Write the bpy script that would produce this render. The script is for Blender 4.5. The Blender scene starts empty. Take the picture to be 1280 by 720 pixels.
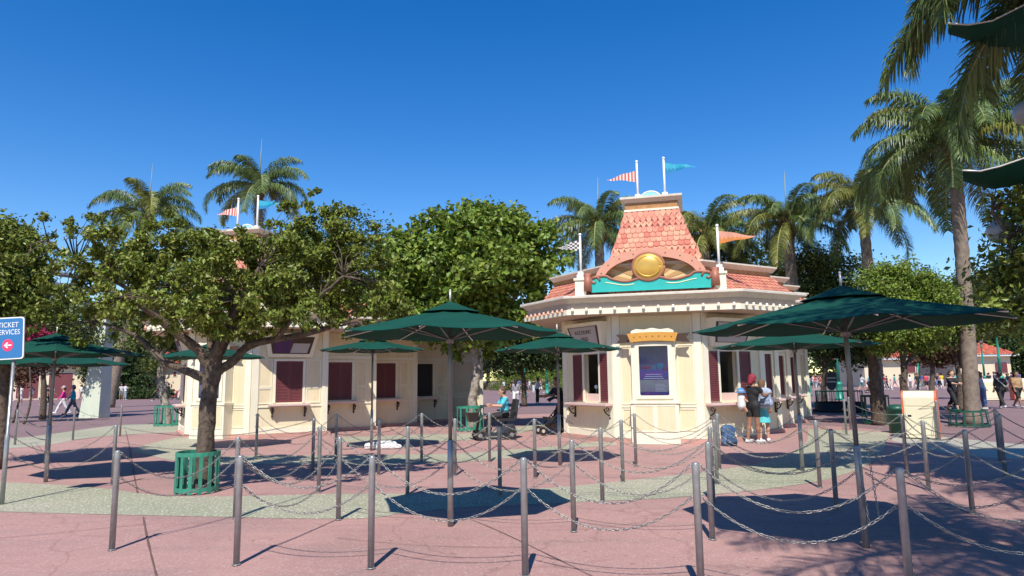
import bpy, bmesh, math, random
import numpy as np
from mathutils import Vector, Matrix
SC = bpy.context.scene
COL = SC.collection
R_ = math.radians

# ------------------------------------------------------------------ camera
HC = 1.65
FPX = 850.0
PITCH, ROLL = R_(7.64), R_(0.75)
cf = Vector((0, math.cos(PITCH), math.sin(PITCH)))
cu0 = Vector((0, -math.sin(PITCH), math.cos(PITCH)))
cr0 = Vector((1, 0, 0))
cr = cr0*math.cos(ROLL) - cu0*math.sin(ROLL)
cu = cu0*math.cos(ROLL) + cr0*math.sin(ROLL)
cam = bpy.data.cameras.new('camera')
cam.sensor_width = 36
cam.lens = FPX/1280*36
cam.clip_end = 2000
camo = bpy.data.objects.new('camera', cam)
COL.objects.link(camo)
m3 = Matrix((cr, cu, -cf)).transposed()
camo.matrix_world = Matrix.Translation((0, 0, HC)) @ m3.to_4x4()
SC.camera = camo

# ------------------------------------------------------------------ light
SUN_EL, SUN_AZ = R_(52.3), R_(187.0)      # azimuth clockwise from +Y: the sun stands behind the camera
w = bpy.data.worlds.new("World")
SC.world = w
w.use_nodes = True
nt = w.node_tree
bg = nt.nodes['Background']
sky = nt.nodes.new('ShaderNodeTexSky')
sky.sky_type = 'NISHITA'
sky.sun_disc = False
sky.sun_elevation = SUN_EL
sky.sun_rotation = SUN_AZ
sky.air_density = 1.0
sky.dust_density = 0.0
sky.ozone_density = 1.6
hsv = nt.nodes.new('ShaderNodeHueSaturation')
hsv.inputs['Saturation'].default_value = 1.46
hsv.inputs['Hue'].default_value = 0.5105
nt.links.new(sky.outputs[0], hsv.inputs['Color'])
nt.links.new(hsv.outputs[0], bg.inputs[0])
bg.inputs[1].default_value = 0.138
sl = bpy.data.lights.new('sun', 'SUN')
sl.energy = 5.0
sl.angle = R_(0.5)
sl.color = (1.0, 0.95, 0.86)
so = bpy.data.objects.new('sun', sl)
COL.objects.link(so)
sdir = Vector((math.sin(SUN_AZ)*math.cos(SUN_EL), math.cos(SUN_AZ)*math.cos(SUN_EL), math.sin(SUN_EL)))
so.rotation_euler = sdir.to_track_quat('Z', 'Y').to_euler()
SC.view_settings.view_transform = 'Standard'
SC.view_settings.look = 'None'
SC.view_settings.exposure = 0.28
SC.view_settings.gamma = 1.0
SC.render.resolution_x, SC.render.resolution_y = 1024, 576

# ------------------------------------------------------------------ helpers: where a point of the photograph lies
def ray(x, y): return cf + cr*((x-640)/FPX) + cu*((360-y)/FPX)
def g(x, y, z=0.0):
    d = ray(x, y); t = (z-HC)/d.z
    return Vector((d.x*t, d.y*t, z))
def at(x, y, Y):
    d = ray(x, y); t = Y/d.y
    return Vector((d.x*t, Y, HC+d.z*t))

# ------------------------------------------------------------------ materials
def mat(name, col, rough=0.6, metal=0.0, var=0.0, scale=6.0, bump=0.0, bscale=None, spec=0.5,
        island=0.0, trans=0.0, col2=None, det=6.0, coat=0.0, streak=0.0):
    m = bpy.data.materials.new(name); m.use_nodes = True
    n = m.node_tree; b = n.nodes['Principled BSDF']; L = n.links
    b.inputs['Roughness'].default_value = rough
    b.inputs['Metallic'].default_value = metal
    b.inputs['Specular IOR Level'].default_value = spec
    if coat: b.inputs['Coat Weight'].default_value = coat
    c = (*col, 1.0)
    b.inputs['Base Color'].default_value = c
    tc = n.nodes.new('ShaderNodeTexCoord')
    src = None
    if var > 0 or col2:
        no = n.nodes.new('ShaderNodeTexNoise'); no.inputs['Scale'].default_value = scale; no.inputs['Detail'].default_value = det
        L.new(tc.outputs['Object'], no.inputs['Vector'])
        mx = n.nodes.new('ShaderNodeMix'); mx.data_type = 'RGBA'
        rp = n.nodes.new('ShaderNodeMapRange'); rp.inputs['From Min'].default_value = 0.3; rp.inputs['From Max'].default_value = 0.7
        L.new(no.outputs['Fac'], rp.inputs['Value']); L.new(rp.outputs[0], mx.inputs['Factor'])
        c2 = col2 if col2 else tuple(max(0, v*(1-var)) for v in col)
        mx.inputs['A'].default_value = c; mx.inputs['B'].default_value = (*c2, 1)
        src = mx.outputs['Result']
    if streak > 0:
        # rain streaks and scuffs: long vertical blotches plus small marks
        mp = n.nodes.new('ShaderNodeMapping'); mp.inputs['Scale'].default_value = (1, 1, 0.12)
        ns = n.nodes.new('ShaderNodeTexNoise'); ns.inputs['Scale'].default_value = 9.0; ns.inputs['Detail'].default_value = 5
        L.new(tc.outputs['Object'], mp.inputs[0]); L.new(mp.outputs[0], ns.inputs['Vector'])
        rs = n.nodes.new('ShaderNodeMapRange'); rs.inputs['From Min'].default_value = 0.52; rs.inputs['From Max'].default_value = 0.80; rs.inputs['To Max'].default_value = streak
        L.new(ns.outputs['Fac'], rs.inputs['Value'])
        mk_ = n.nodes.new('ShaderNodeMix'); mk_.data_type = 'RGBA'; L.new(rs.outputs[0], mk_.inputs['Factor'])
        L.new(src, mk_.inputs['A']); mk_.inputs['B'].default_value = (*[v*k for v, k in zip(col, (0.55, 0.52, 0.50))], 1)
        n2 = n.nodes.new('ShaderNodeTexNoise'); n2.inputs['Scale'].default_value = 16; n2.inputs['Detail'].default_value = 7; L.new(tc.outputs['Object'], n2.inputs['Vector'])
        r2_ = n.nodes.new('ShaderNodeMapRange'); r2_.inputs['From Min'].default_value = 0.60; r2_.inputs['From Max'].default_value = 0.72; r2_.inputs['To Max'].default_value = streak*0.8
        L.new(n2.outputs['Fac'], r2_.inputs['Value'])
        m4 = n.nodes.new('ShaderNodeMix'); m4.data_type = 'RGBA'; L.new(r2_.outputs[0], m4.inputs['Factor']); L.new(mk_.outputs['Result'], m4.inputs['A'])
        m4.inputs['B'].default_value = (*[v*0.6 for v in col], 1); src = m4.outputs['Result']
    if island > 0:
        ge = n.nodes.new('ShaderNodeNewGeometry')
        hs = n.nodes.new('ShaderNodeHueSaturation')
        r1 = n.nodes.new('ShaderNodeMapRange')
        r1.inputs['To Min'].default_value = 1-island; r1.inputs['To Max'].default_value = 1+island
        L.new(ge.outputs['Random Per Island'], r1.inputs['Value']); L.new(r1.outputs[0], hs.inputs['Value'])
        mm = n.nodes.new('ShaderNodeMath'); mm.operation = 'MULTIPLY'; mm.inputs[1].default_value = 7.31
        fr = n.nodes.new('ShaderNodeMath'); fr.operation = 'FRACT'
        r2 = n.nodes.new('ShaderNodeMapRange'); r2.inputs['To Min'].default_value = 0.5-island*0.055; r2.inputs['To Max'].default_value = 0.5+island*0.04
        L.new(ge.outputs['Random Per Island'], mm.inputs[0]); L.new(mm.outputs[0], fr.inputs[0]); L.new(fr.outputs[0], r2.inputs['Value'])
        L.new(r2.outputs[0], hs.inputs['Hue'])
        if src: L.new(src, hs.inputs['Color'])
        else: hs.inputs['Color'].default_value = c
        src = hs.outputs['Color']
    if src: L.new(src, b.inputs['Base Color'])
    if bump > 0:
        nb = n.nodes.new('ShaderNodeTexNoise'); nb.inputs['Scale'].default_value = bscale or scale*8; nb.inputs['Detail'].default_value = 4
        L.new(tc.outputs['Object'], nb.inputs['Vector'])
        bp = n.nodes.new('ShaderNodeBump'); bp.inputs['Strength'].default_value = bump; bp.inputs['Distance'].default_value = 0.02
        L.new(nb.outputs['Fac'], bp.inputs['Height']); L.new(bp.outputs[0], b.inputs['Normal'])
    if trans > 0:
        tr = n.nodes.new('ShaderNodeBsdfTranslucent'); ms = n.nodes.new('ShaderNodeMixShader')
        ms.inputs[0].default_value = trans
        if src: L.new(src, tr.inputs['Color'])
        else: tr.inputs['Color'].default_value = c
        out = [q for q in n.nodes if q.type == 'OUTPUT_MATERIAL'][0]
        L.new(b.outputs[0], ms.inputs[1]); L.new(tr.outputs[0], ms.inputs[2]); L.new(ms.outputs[0], out.inputs[0])
    return m

M = {}
M['cream'] = mat('cream_paint', (0.79, 0.69, 0.47), 0.55, streak=0.28, var=0.07, scale=2.0, bump=0.04, bscale=60)
M['cream_panel'] = mat('cream_panel_paint', (0.76, 0.64, 0.42), 0.55, streak=0.28, var=0.08, scale=2.0, bump=0.04, bscale=60)
M['trim'] = mat('ivory_trim_paint', (0.82, 0.76, 0.59), 0.5, streak=0.25, var=0.07, scale=3.0)
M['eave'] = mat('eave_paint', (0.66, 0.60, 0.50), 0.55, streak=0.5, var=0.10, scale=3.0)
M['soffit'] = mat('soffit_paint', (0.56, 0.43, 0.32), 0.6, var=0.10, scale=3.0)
M['wood'] = mat('ochre_wood', (0.50, 0.24, 0.08), 0.55, var=0.35, scale=9.0)
M['maroon'] = mat('maroon_shutter_paint', (0.165, 0.040, 0.045), 0.5, streak=0.6, var=0.12, scale=5.0)
M['counter'] = mat('counter_stone', (0.72, 0.52, 0.46), 0.45, var=0.08, scale=8.0)
M['plinth'] = mat('pink_plinth', (0.55, 0.30, 0.25), 0.8, var=0.15, scale=3.0, bump=0.1)
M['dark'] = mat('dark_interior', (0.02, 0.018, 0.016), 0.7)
M['iron'] = mat('black_iron', (0.02, 0.015, 0.014), 0.4)
M['gold'] = mat('gold_leaf', (0.72, 0.43, 0.09), 0.32, metal=0.35, var=0.15, scale=4.0)
M['banner'] = mat('ochre_gold_banner', (0.62, 0.30, 0.05), 0.5, var=0.1, scale=6.0)
M['brown'] = mat('brown_bow', (0.055, 0.028, 0.016), 0.5)
M['scroll'] = mat('copper_scroll', (0.36, 0.13, 0.08), 0.5, var=0.15, scale=6)
M['teal'] = mat('teal_wave', (0.02, 0.42, 0.38), 0.5, var=0.1, scale=4)
M['cream_line'] = mat('pale_wave_line', (0.75, 0.72, 0.42), 0.5)
M['fan_a'] = mat('fan_yellow', (0.72, 0.50, 0.24), 0.6)
M['fan_b'] = mat('fan_ochre', (0.50, 0.29, 0.11), 0.6)
M['pink'] = mat('salmon_arch', (0.66, 0.31, 0.21), 0.6, var=0.08, scale=5)
for i, c in enumerate([(0.60, 0.215, 0.14), (0.52, 0.14, 0.09), (0.66, 0.31, 0.19), (0.59, 0.26, 0.165)]):
    M['shingle%d' % i] = mat('salmon_shingle_%d' % i, c, 0.7, var=0.14, scale=5, bump=0.1, bscale=40)
M['shingle_mix'] = mat('salmon_shingle_mixed', (0.57, 0.225, 0.145), 0.7, island=0.2, bump=0.1, bscale=40, var=0.1, scale=3)
M['roofbase'] = mat('roof_underlay', (0.20, 0.06, 0.045), 0.8)
M['bulb'] = mat('pearl_bulb', (0.85, 0.80, 0.68), 0.2)
M['bulb_orange'] = mat('salmon_bulb', (0.80, 0.42, 0.28), 0.25)
M['steel'] = mat('brushed_steel', (0.34, 0.345, 0.34), 0.28, metal=0.4, var=0.25, scale=14, bump=0.02, bscale=200)
M['pole'] = mat('grey_pole', (0.20, 0.205, 0.205), 0.4, metal=0.4, var=0.15, scale=9)
M['chain'] = mat('zinc_chain', (0.36, 0.35, 0.32), 0.42, metal=0.6, var=0.3, scale=30)
M['rib'] = mat('aluminium_rib', (0.62, 0.6, 0.56), 0.4, metal=0.4)
M['green_cloth'] = mat('green_canvas', (0.005, 0.066, 0.042), 0.8, var=0.3, scale=2.2, bump=0.45, bscale=7, spec=0.2)
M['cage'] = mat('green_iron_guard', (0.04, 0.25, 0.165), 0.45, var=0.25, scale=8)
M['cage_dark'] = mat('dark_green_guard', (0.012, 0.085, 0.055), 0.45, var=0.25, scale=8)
M['lamp_green'] = mat('lamp_post_green', (0.02, 0.26, 0.18), 0.4, var=0.1)
M['globe'] = mat('frosted_globe', (0.34, 0.34, 0.35), 0.3)
M['white'] = mat('white_paint', (0.8, 0.8, 0.78), 0.45, var=0.05)
M['bark'] = mat('grey_bark', (0.15, 0.11, 0.08), 0.95, col2=(0.05, 0.035, 0.025), scale=14.0, bump=0.9, bscale=28, det=8)
M['bark_light'] = mat('pale_bark', (0.42, 0.37, 0.31), 0.9, col2=(0.13, 0.10, 0.08), scale=9.0, bump=0.5, bscale=20)
M['palm_trunk'] = mat('palm_trunk_grey', (0.27, 0.21, 0.16), 0.9, col2=(0.15, 0.115, 0.09), scale=7.0, bump=0.5, bscale=20)
M['palm_fibre'] = mat('palm_fibre', (0.24, 0.15, 0.07), 0.95, col2=(0.07, 0.045, 0.02), scale=10, bump=0.8, bscale=25)
def leafmat(name, c, isl=0.45, tr=0.25, rough=0.42): return mat(name, c, rough, island=isl, trans=tr, spec=0.35)
M['leaf_olive'] = leafmat('olive_leaf', (0.165, 0.205, 0.032), 0.5, 0.22)
M['leaf_bright'] = leafmat('bright_leaf', (0.175, 0.25, 0.038), 0.45, 0.3)
M['leaf_dark'] = leafmat('dark_leaf', (0.05, 0.085, 0.022), 0.5, 0.2)
M['leaf_mid'] = leafmat('mid_leaf', (0.11, 0.145, 0.032), 0.5, 0.22)
M['leaf_palm'] = leafmat('palm_leaflet', (0.14, 0.20, 0.065), 0.4, 0.2, 0.38)
M['leaf_palm2'] = leafmat('palm_leaflet_yellow', (0.22, 0.235, 0.06), 0.4, 0.2, 0.38)
M['rachis'] = mat('palm_rachis', (0.30, 0.30, 0.10), 0.5)
M['bougain'] = leafmat('pink_blossom', (0.42, 0.05, 0.11), 0.3, 0.3)
M['brownleaf'] = leafmat('brown_leaf', (0.13, 0.07, 0.04), 0.4, 0.2)

# pavement
def pave(name, c1, c2, c3, speck, sp=(0.6, 0.55, 0.5), fine=90.0, bumps=0.15, crack=0.5):
    m = bpy.data.materials.new(name); m.use_nodes = True
    n = m.node_tree; L = n.links; b = n.nodes['Principled BSDF']
    b.inputs['Roughness'].default_value = 0.85; b.inputs['Specular IOR Level'].default_value = 0.25
    tc = n.nodes.new('ShaderNodeTexCoord')
    def noise(s, d=5, stretch=None, dist=0.0):
        q = n.nodes.new('ShaderNodeTexNoise'); q.inputs['Scale'].default_value = s; q.inputs['Detail'].default_value = d
        q.inputs['Distortion'].default_value = dist
        if stretch:
            mp = n.nodes.new('ShaderNodeMapping'); mp.inputs['Scale'].default_value = stretch; mp.inputs['Rotation'].default_value = (0, 0, 0.35)
            L.new(tc.outputs['Object'], mp.inputs[0]); L.new(mp.outputs[0], q.inputs['Vector'])
        else: L.new(tc.outputs['Object'], q.inputs['Vector'])
        return q.outputs['Fac']
    def rng(x, a, bb, lo=0.0, hi=1.0):
        q = n.nodes.new('ShaderNodeMapRange'); q.inputs['From Min'].default_value = a; q.inputs['From Max'].default_value = bb
        q.inputs['To Min'].default_value = lo; q.inputs['To Max'].default_value = hi
        L.new(x, q.inputs['Value']); return q.outputs[0]
    def mix(f, a, bb):
        q = n.nodes.new('ShaderNodeMix'); q.data_type = 'RGBA'
        if isinstance(f, float): q.inputs['Factor'].default_value = f
        else: L.new(f, q.inputs['Factor'])
        for k, v in (('A', a), ('B', bb)):
            if isinstance(v, tuple): q.inputs[k].default_value = (*v, 1)
            else: L.new(v, q.inputs[k])
        return q.outputs['Result']
    a = mix(rng(noise(0.28, 4, None, 0.6), 0.42, 0.62), c1, c2)
    a = mix(rng(noise(1.4, 6, (0.45, 1.6, 1)), 0.5, 0.85, 0, 0.75), a, c3)
    a = mix(rng(noise(7.0, 5), 0.3, 0.8, 0, 0.28), a, tuple(v*0.6 for v in c1))
    a = mix(rng(noise(fine, 2), 0.56, 0.72, 0, speck), a, sp)
    a = mix(rng(noise(fine*1.3, 2), 0.60, 0.72, 0, speck), a, tuple(v*0.45 for v in c1))
    a = mix(rng(noise(11.0, 1), 0.72, 0.74, 0, 0.55), a, tuple(v*0.35 for v in c1))
    a = mix(rng(noise(2.6, 7, (0.3, 1.5, 1), 1.0), 0.60, 0.72, 0, 0.5), a, tuple(v*0.62 for v in c1))
    if crack > 0:
        vo = n.nodes.new('ShaderNodeTexVoronoi'); vo.feature = 'DISTANCE_TO_EDGE'; vo.inputs['Scale'].default_value = 0.42
        mp = n.nodes.new('ShaderNodeVectorMath'); mp.operation = 'ADD'
        nq = n.nodes.new('ShaderNodeTexNoise'); nq.inputs['Scale'].default_value = 1.3; nq.inputs['Detail'].default_value = 5
        L.new(tc.outputs['Object'], nq.inputs['Vector']); L.new(tc.outputs['Object'], mp.inputs[0]); L.new(nq.outputs['Color'], mp.inputs[1])
        L.new(mp.outputs[0], vo.inputs['Vector'])
        a = mix(rng(vo.outputs['Distance'], 0.0, 0.012, crack, 0.0), a, tuple(v*0.3 for v in c1))
    L.new(a, b.inputs['Base Color'])
    bp = n.nodes.new('ShaderNodeBump'); bp.inputs['Strength'].default_value = bumps; bp.inputs['Distance'].default_value = 0.006
    L.new(noise(fine*0.7, 3), bp.inputs['Height']); L.new(bp.outputs[0], b.inputs['Normal'])
    return m
M['pave_pink'] = pave('pink_concrete', (0.425, 0.24, 0.212), (0.35, 0.20, 0.182), (0.27, 0.18, 0.162), 0.5, fine=60.0, crack=0.3)
M['pave_green'] = pave('green_aggregate', (0.36, 0.34, 0.245), (0.29, 0.30, 0.20), (0.34, 0.28, 0.225), 0.95, (0.80, 0.77, 0.66), 30.0, 0.3, crack=0.0)
M['pave_mauve'] = pave('mauve_asphalt', (0.245, 0.15, 0.15), (0.215, 0.135, 0.14), (0.21, 0.16, 0.155), 0.3, crack=0.0)
M['pave_grey'] = pave('grey_aggregate', (0.40, 0.38, 0.31), (0.36, 0.345, 0.28), (0.33, 0.30, 0.26), 0.6, (0.62, 0.6, 0.54), 50.0, 0.3, crack=0.0)
M['joint'] = mat('joint_dark', (0.16, 0.09, 0.08), 0.9, var=0.3, scale=9)

# ------------------------------------------------------------------ mesh builder
class MB:
    def __init__(s): s.v = []; s.f = []; s.mi = []; s.sm = []
    def add(s, verts, faces, mi=0, smooth=False):
        o = len(s.v)
        s.v += [tuple(v) for v in verts]
        for f in faces: s.f.append(tuple(o+i for i in f)); s.mi.append(mi); s.sm.append(smooth)
    def box(s, x0, x1, y0, y1, z0, z1, mi=0):
        v = [(x, y, z) for z in (z0, z1) for y in (y0, y1) for x in (x0, x1)]
        s.add(v, [(0, 2, 3, 1), (4, 5, 7, 6), (0, 1, 5, 4), (2, 6, 7, 3), (0, 4, 6, 2), (1, 3, 7, 5)], mi)
    def hexa(s, b4, t4, mi=0):
        s.add(list(b4)+list(t4), [(3, 2, 1, 0), (4, 5, 6, 7), (0, 1, 5, 4), (1, 2, 6, 5), (2, 3, 7, 6), (3, 0, 4, 7)], mi)
    def tube(s, pts, rads, n=8, mi=0, smooth=True, caps=True, tw=None):
        pts = [Vector(p) for p in pts]
        if not isinstance(rads, (list, tuple)): rads = [rads]*len(pts)
        vs = []; prev = None
        for i, p in enumerate(pts):
            t = (pts[min(i+1, len(pts)-1)]-pts[max(i-1, 0)])
            t = t.normalized() if t.length > 1e-9 else Vector((0, 0, 1))
            if prev is None:
                a = Vector((1, 0, 0)) if abs(t.x) < 0.9 else Vector((0, 1, 0))
                u = (a - t*a.dot(t)).normalized()
            else:
                u = prev - t*prev.dot(t)
                u = u.normalized() if u.length > 1e-6 else Vector((1, 0, 0))
            prev = u; w_ = t.cross(u)
            for k in range(n):
                an = 2*math.pi*k/n
                vs.append(p + (u*math.cos(an)+w_*math.sin(an))*rads[i])
        fs = []
        for i in range(len(pts)-1):
            for k in range(n):
                a = i*n+k; b_ = i*n+(k+1) % n
                fs.append((a, b_, b_+n, a+n))
        s.add(vs, fs, mi, smooth)
        if caps:
            o = len(s.v)-len(vs)
            s.f.append(tuple(o+k for k in reversed(range(n)))); s.mi.append(mi); s.sm.append(False)
            s.f.append(tuple(o+(len(pts)-1)*n+k for k in range(n))); s.mi.append(mi); s.sm.append(False)
    def cyl(s, c, r, z0, z1, n=12, mi=0, r1=None, smooth=True):
        s.tube([(c[0], c[1], z0), (c[0], c[1], z1)], [r, r if r1 is None else r1], n, mi, smooth)
    def lathe(s, c, prof, n=16, mi=0, smooth=True):
        s.tube([(c[0], c[1], c[2]+z) for r, z in prof], [max(r, 1e-4) for r, z in prof], n, mi, smooth)
    def sphere(s, c, r, n=8, m=6, mi=0, sq=(1, 1, 1)):
        vs = []
        for j in range(m+1):
            th = math.pi*j/m
            for k in range(n):
                ph = 2*math.pi*k/n
                vs.append((c[0]+r*sq[0]*math.sin(th)*math.cos(ph), c[1]+r*sq[1]*math.sin(th)*math.sin(ph), c[2]+r*sq[2]*math.cos(th)))
        fs = [(j*n+k, (j+1)*n+k, (j+1)*n+(k+1) % n, j*n+(k+1) % n) for j in range(m) for k in range(n)]
        s.add(vs, fs, mi, True)
    def prism(s, poly, z0, z1, mi=0, axis='z'):
        # poly 2D list -> extruded along axis; axis 'y': poly in (x,z)
        n = len(poly)
        if axis == 'z': A = [(x, y, z0) for x, y in poly]+[(x, y, z1) for x, y in poly]
        else: A = [(x, z0, y) for x, y in poly]+[(x, z1, y) for x, y in poly]
        fs = [(i, (i+1) % n, n+(i+1) % n, n+i) for i in range(n)]
        s.add(A, fs+[tuple(reversed(range(n))), tuple(range(n, 2*n))], mi)
    def sweep(s, path, prof, mi=0, closed=False):
        # path: local xy polyline, outward = right of travel; prof: list of (outward offset, z)
        n = len(path); rows = []
        P = [Vector(p) for p in path]
        for i in range(n):
            d0 = (P[i]-P[i-1]).normalized() if (i > 0 or closed) else None
            d1 = (P[(i+1) % n]-P[i]).normalized() if (i < n-1 or closed) else None
            if d0 is None: d0 = d1
            if d1 is None: d1 = d0
            n0 = Vector((d0.y, -d0.x)); n1 = Vector((d1.y, -d1.x))
            mm = (n0+n1); k = 2/max(mm.length_squared, 1e-6); mm = mm*k
            rows.append([(P[i].x+mm.x*o, P[i].y+mm.y*o, z) for o, z in prof])
        m = len(prof)
        vs = [v for r in rows for v in r]; fs = []
        for i in range(n if closed else n-1):
            j = (i+1) % n
            for k in range(m-1): fs.append((i*m+k, j*m+k, j*m+k+1, i*m+k+1))
        s.add(vs, fs, mi)
        if not closed:
            o = len(s.v)-len(vs)
            s.f.append(tuple(o+k for k in range(m))); s.mi.append(mi); s.sm.append(False)
            s.f.append(tuple(o+(n-1)*m+k for k in reversed(range(m)))); s.mi.append(mi); s.sm.append(False)
    def build(s, name, mats, parent=None, fix=False):
        me = bpy.data.meshes.new(name)
        me.from_pydata(s.v, [], s.f)
        if not isinstance(mats, (list, tuple)): mats = [mats]
        for m in mats: me.materials.append(M[m] if isinstance(m, str) else m)
        me.polygons.foreach_set('material_index', s.mi)
        me.polygons.foreach_set('use_smooth', s.sm)
        if fix:
            b = bmesh.new(); b.from_mesh(me); bmesh.ops.recalc_face_normals(b, faces=b.faces); b.to_mesh(me); b.free()
        me.update()
        o = bpy.data.objects.new(name, me); COL.objects.link(o)
        if parent: o.parent = parent
        return o
def mk(name, me, parent=None, mats=None):
    o = bpy.data.objects.new(name, me); COL.objects.link(o)
    if parent: o.parent = parent
    return o
def tag(o, label=None, cat=None, group=None, kind=None):
    if label: o['label'] = label
    if cat: o['category'] = cat
    if group: o['group'] = group
    if kind: o['kind'] = kind
    return o
def empty(name, loc, rz=0.0, label=None, cat=None, group=None):
    o = bpy.data.objects.new(name, None); COL.objects.link(o)
    o.location = loc; o.rotation_euler = (0, 0, rz); o.empty_display_size = 0.2
    return tag(o, label, cat, group)
def kids(o): return [c for c in o.children]
def copy_tree(o, parent=None):
    c = o.copy(); COL.objects.link(c)
    if parent: c.parent = parent
    for k in kids(o): copy_tree(k, c)
    return c
def np_mesh(name, V, F, mats, smooth=False, mi=None):
    me = bpy.data.meshes.new(name)
    V = np.asarray(V, dtype=np.float32); F = np.asarray(F, dtype=np.int32)
    me.vertices.add(len(V)); me.vertices.foreach_set('co', V.ravel())
    k = F.shape[1]
    me.loops.add(F.size); me.loops.foreach_set('vertex_index', F.ravel())
    me.polygons.add(len(F)); me.polygons.foreach_set('loop_start', np.arange(0, F.size, k, dtype=np.int32))
    if mi is not None: me.polygons.foreach_set('material_index', np.asarray(mi, dtype=np.int32))
    me.polygons.foreach_set('use_smooth', np.full(len(F), smooth))
    if not isinstance(mats, (list, tuple)): mats = [mats]
    for m in mats: me.materials.append(M[m] if isinstance(m, str) else m)
    me.update(calc_edges=True)
    return me

# ------------------------------------------------------------------ ground
def sheet(name, pts, z, m, kind='structure'):
    bm = bmesh.new()
    vs = [bm.verts.new((p[0], p[1], z)) for p in pts]
    f = bm.faces.new(vs); f.normal_update()
    if f.normal.z < 0: f.normal_flip()
    bmesh.ops.triangulate(bm, faces=[f])
    me = bpy.data.meshes.new(name); bm.to_mesh(me); bm.free(); me.materials.append(M[m])
    o = mk(name, me); return tag(o, kind=kind)
def smooth_line(pp, n=6):
    out = []
    for i in range(len(pp)-1):
        p0 = pp[max(i-1, 0)]; p1 = pp[i]; p2 = pp[i+1]; p3 = pp[min(i+2, len(pp)-1)]
        for k in range(n):
            t = k/n
            out.append(tuple(0.5*((2*p1[j])+(-p0[j]+p2[j])*t+(2*p0[j]-5*p1[j]+4*p2[j]-p3[j])*t*t+(-p0[j]+3*p1[j]-3*p2[j]+p3[j])*t**3) for j in (0, 1)))
    out.append(tuple(pp[-1][:2])); return out
def gl(px): return smooth_line([tuple(g(x, y))[:2] for x, y in px])
sheet('ground', [(-400, -60), (400, -60), (400, 900), (-400, 900)], -0.012, 'pave_mauve')
# pink concrete of the queue area, its far edge curves behind the booths
edge = gl([(-60, 545), (0, 548), (100, 541), (235, 536), (300, 536)]) + [(-6, 27), (-2.4, 32.5), (1.5, 33), (5, 32), (10, 27)] + gl([(1000, 531), (1090, 536), (1180, 556), (1330, 580)])
sheet('pavement', [(14, -12), (-16, -12), (-22, 8)] + edge, -0.008, 'pave_pink')
low = gl([(-90, 634), (0, 639), (200, 644), (430, 648), (505, 641), (580, 634), (699, 628), (850, 621), (971, 609), (1040, 597), (1085, 580), (1105, 560), (1112, 540)])
up = gl([(1010, 536), (1008, 552), (985, 567), (955, 577), (925, 583), (850, 593), (716, 607), (620, 613), (560, 616), (430, 617), (330, 619), (215, 620), (150, 613), (107, 608), (0, 602), (-90, 599)])
sheet('aggregate_band', low+up, -0.004, 'pave_green')
low2 = gl([(268, 580), (320, 580), (430, 580), (520, 579), (580, 577), (640, 572), (700, 562), (740, 558), (772, 556)])
up2 = gl([(768, 550), (735, 553), (690, 558), (620, 563), (560, 567), (480, 568), (400, 569), (330, 569), (272, 571)])
sheet('aggregate_band', low2+up2, -0.0038, 'pave_green')
low3 = gl([(100, 562), (160, 570), (222, 572), (268, 566)]); up3 = gl([(245, 548), (225, 547), (205, 553), (165, 558), (120, 556)])
sheet('aggregate_band', gl([(-60, 566), (0, 561), (60, 556), (120, 546), (200, 541), (236, 540)])+gl([(236, 532), (200, 530), (140, 532), (60, 543), (0, 549), (-60, 552)]), -0.0036, 'pave_green')
sheet('aggregate_band', gl([(165, 563), (200, 572), (236, 578), (262, 577)])+gl([(262, 552), (238, 544), (225, 546), (205, 550), (180, 556)]), -0.0034, 'pave_green')
sheet('aggregate_band', gl([(425, 552), (470, 553), (530, 552), (600, 549), (655, 540), (690, 531)])+gl([(680, 527), (640, 535), (590, 541), (530, 543), (470, 545), (425, 546)]), -0.0032, 'pave_green')
sheet('aggregate_band', gl([(1180, 566), (1240, 572), (1330, 577)])+gl([(1330, 560), (1240, 552), (1180, 546), (1120, 541), (1115, 551)]), -0.003, 'pave_grey')
def joint(name, px, wd=0.012, z=0.0015):
    pp = gl(px); m_ = MB(); random.seed(len(px)+int(px[0][0]))
    L = []; Rr = []
    for i, p in enumerate(pp):
        a = Vector(pp[max(i-1, 0)]); b = Vector(pp[min(i+1, len(pp)-1)]); d = (b-a).normalized(); nn = Vector((-d.y, d.x))*wd*random.uniform(0.35, 0.7)
        L.append((p[0]+nn.x, p[1]+nn.y, z)); Rr.append((p[0]-nn.x, p[1]-nn.y, z))
    n = len(pp); m_.add(L+Rr, [(i, i+1, n+i+1, n+i) for i in range(n-1)])
    return tag(m_.build(name, 'joint'), kind='structure')
joint('pavement_joint', [(179, 646), (183, 668), (188, 690), (196, 722), (205, 760)], 0.018)
joint('pavement_joint', [(157, 538), (162, 560), (168, 596), (172, 616)], 0.02)
joint('pavement_joint', [(-20, 674), (60, 667), (120, 661), (180, 655)], 0.010)
joint('pavement_joint', [(565, 640), (620, 662), (700, 700), (780, 740)], 0.010)
joint('pavement_joint', [(420, 672), (520, 681), (640, 684), (660, 679)], 0.007)
joint('pavement_joint', [(560, 590), (660, 594), (760, 597), (830, 598)], 0.008)
joint('pavement_joint', [(830, 590), (900, 600), (990, 612), (1100, 622)], 0.008)

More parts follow.
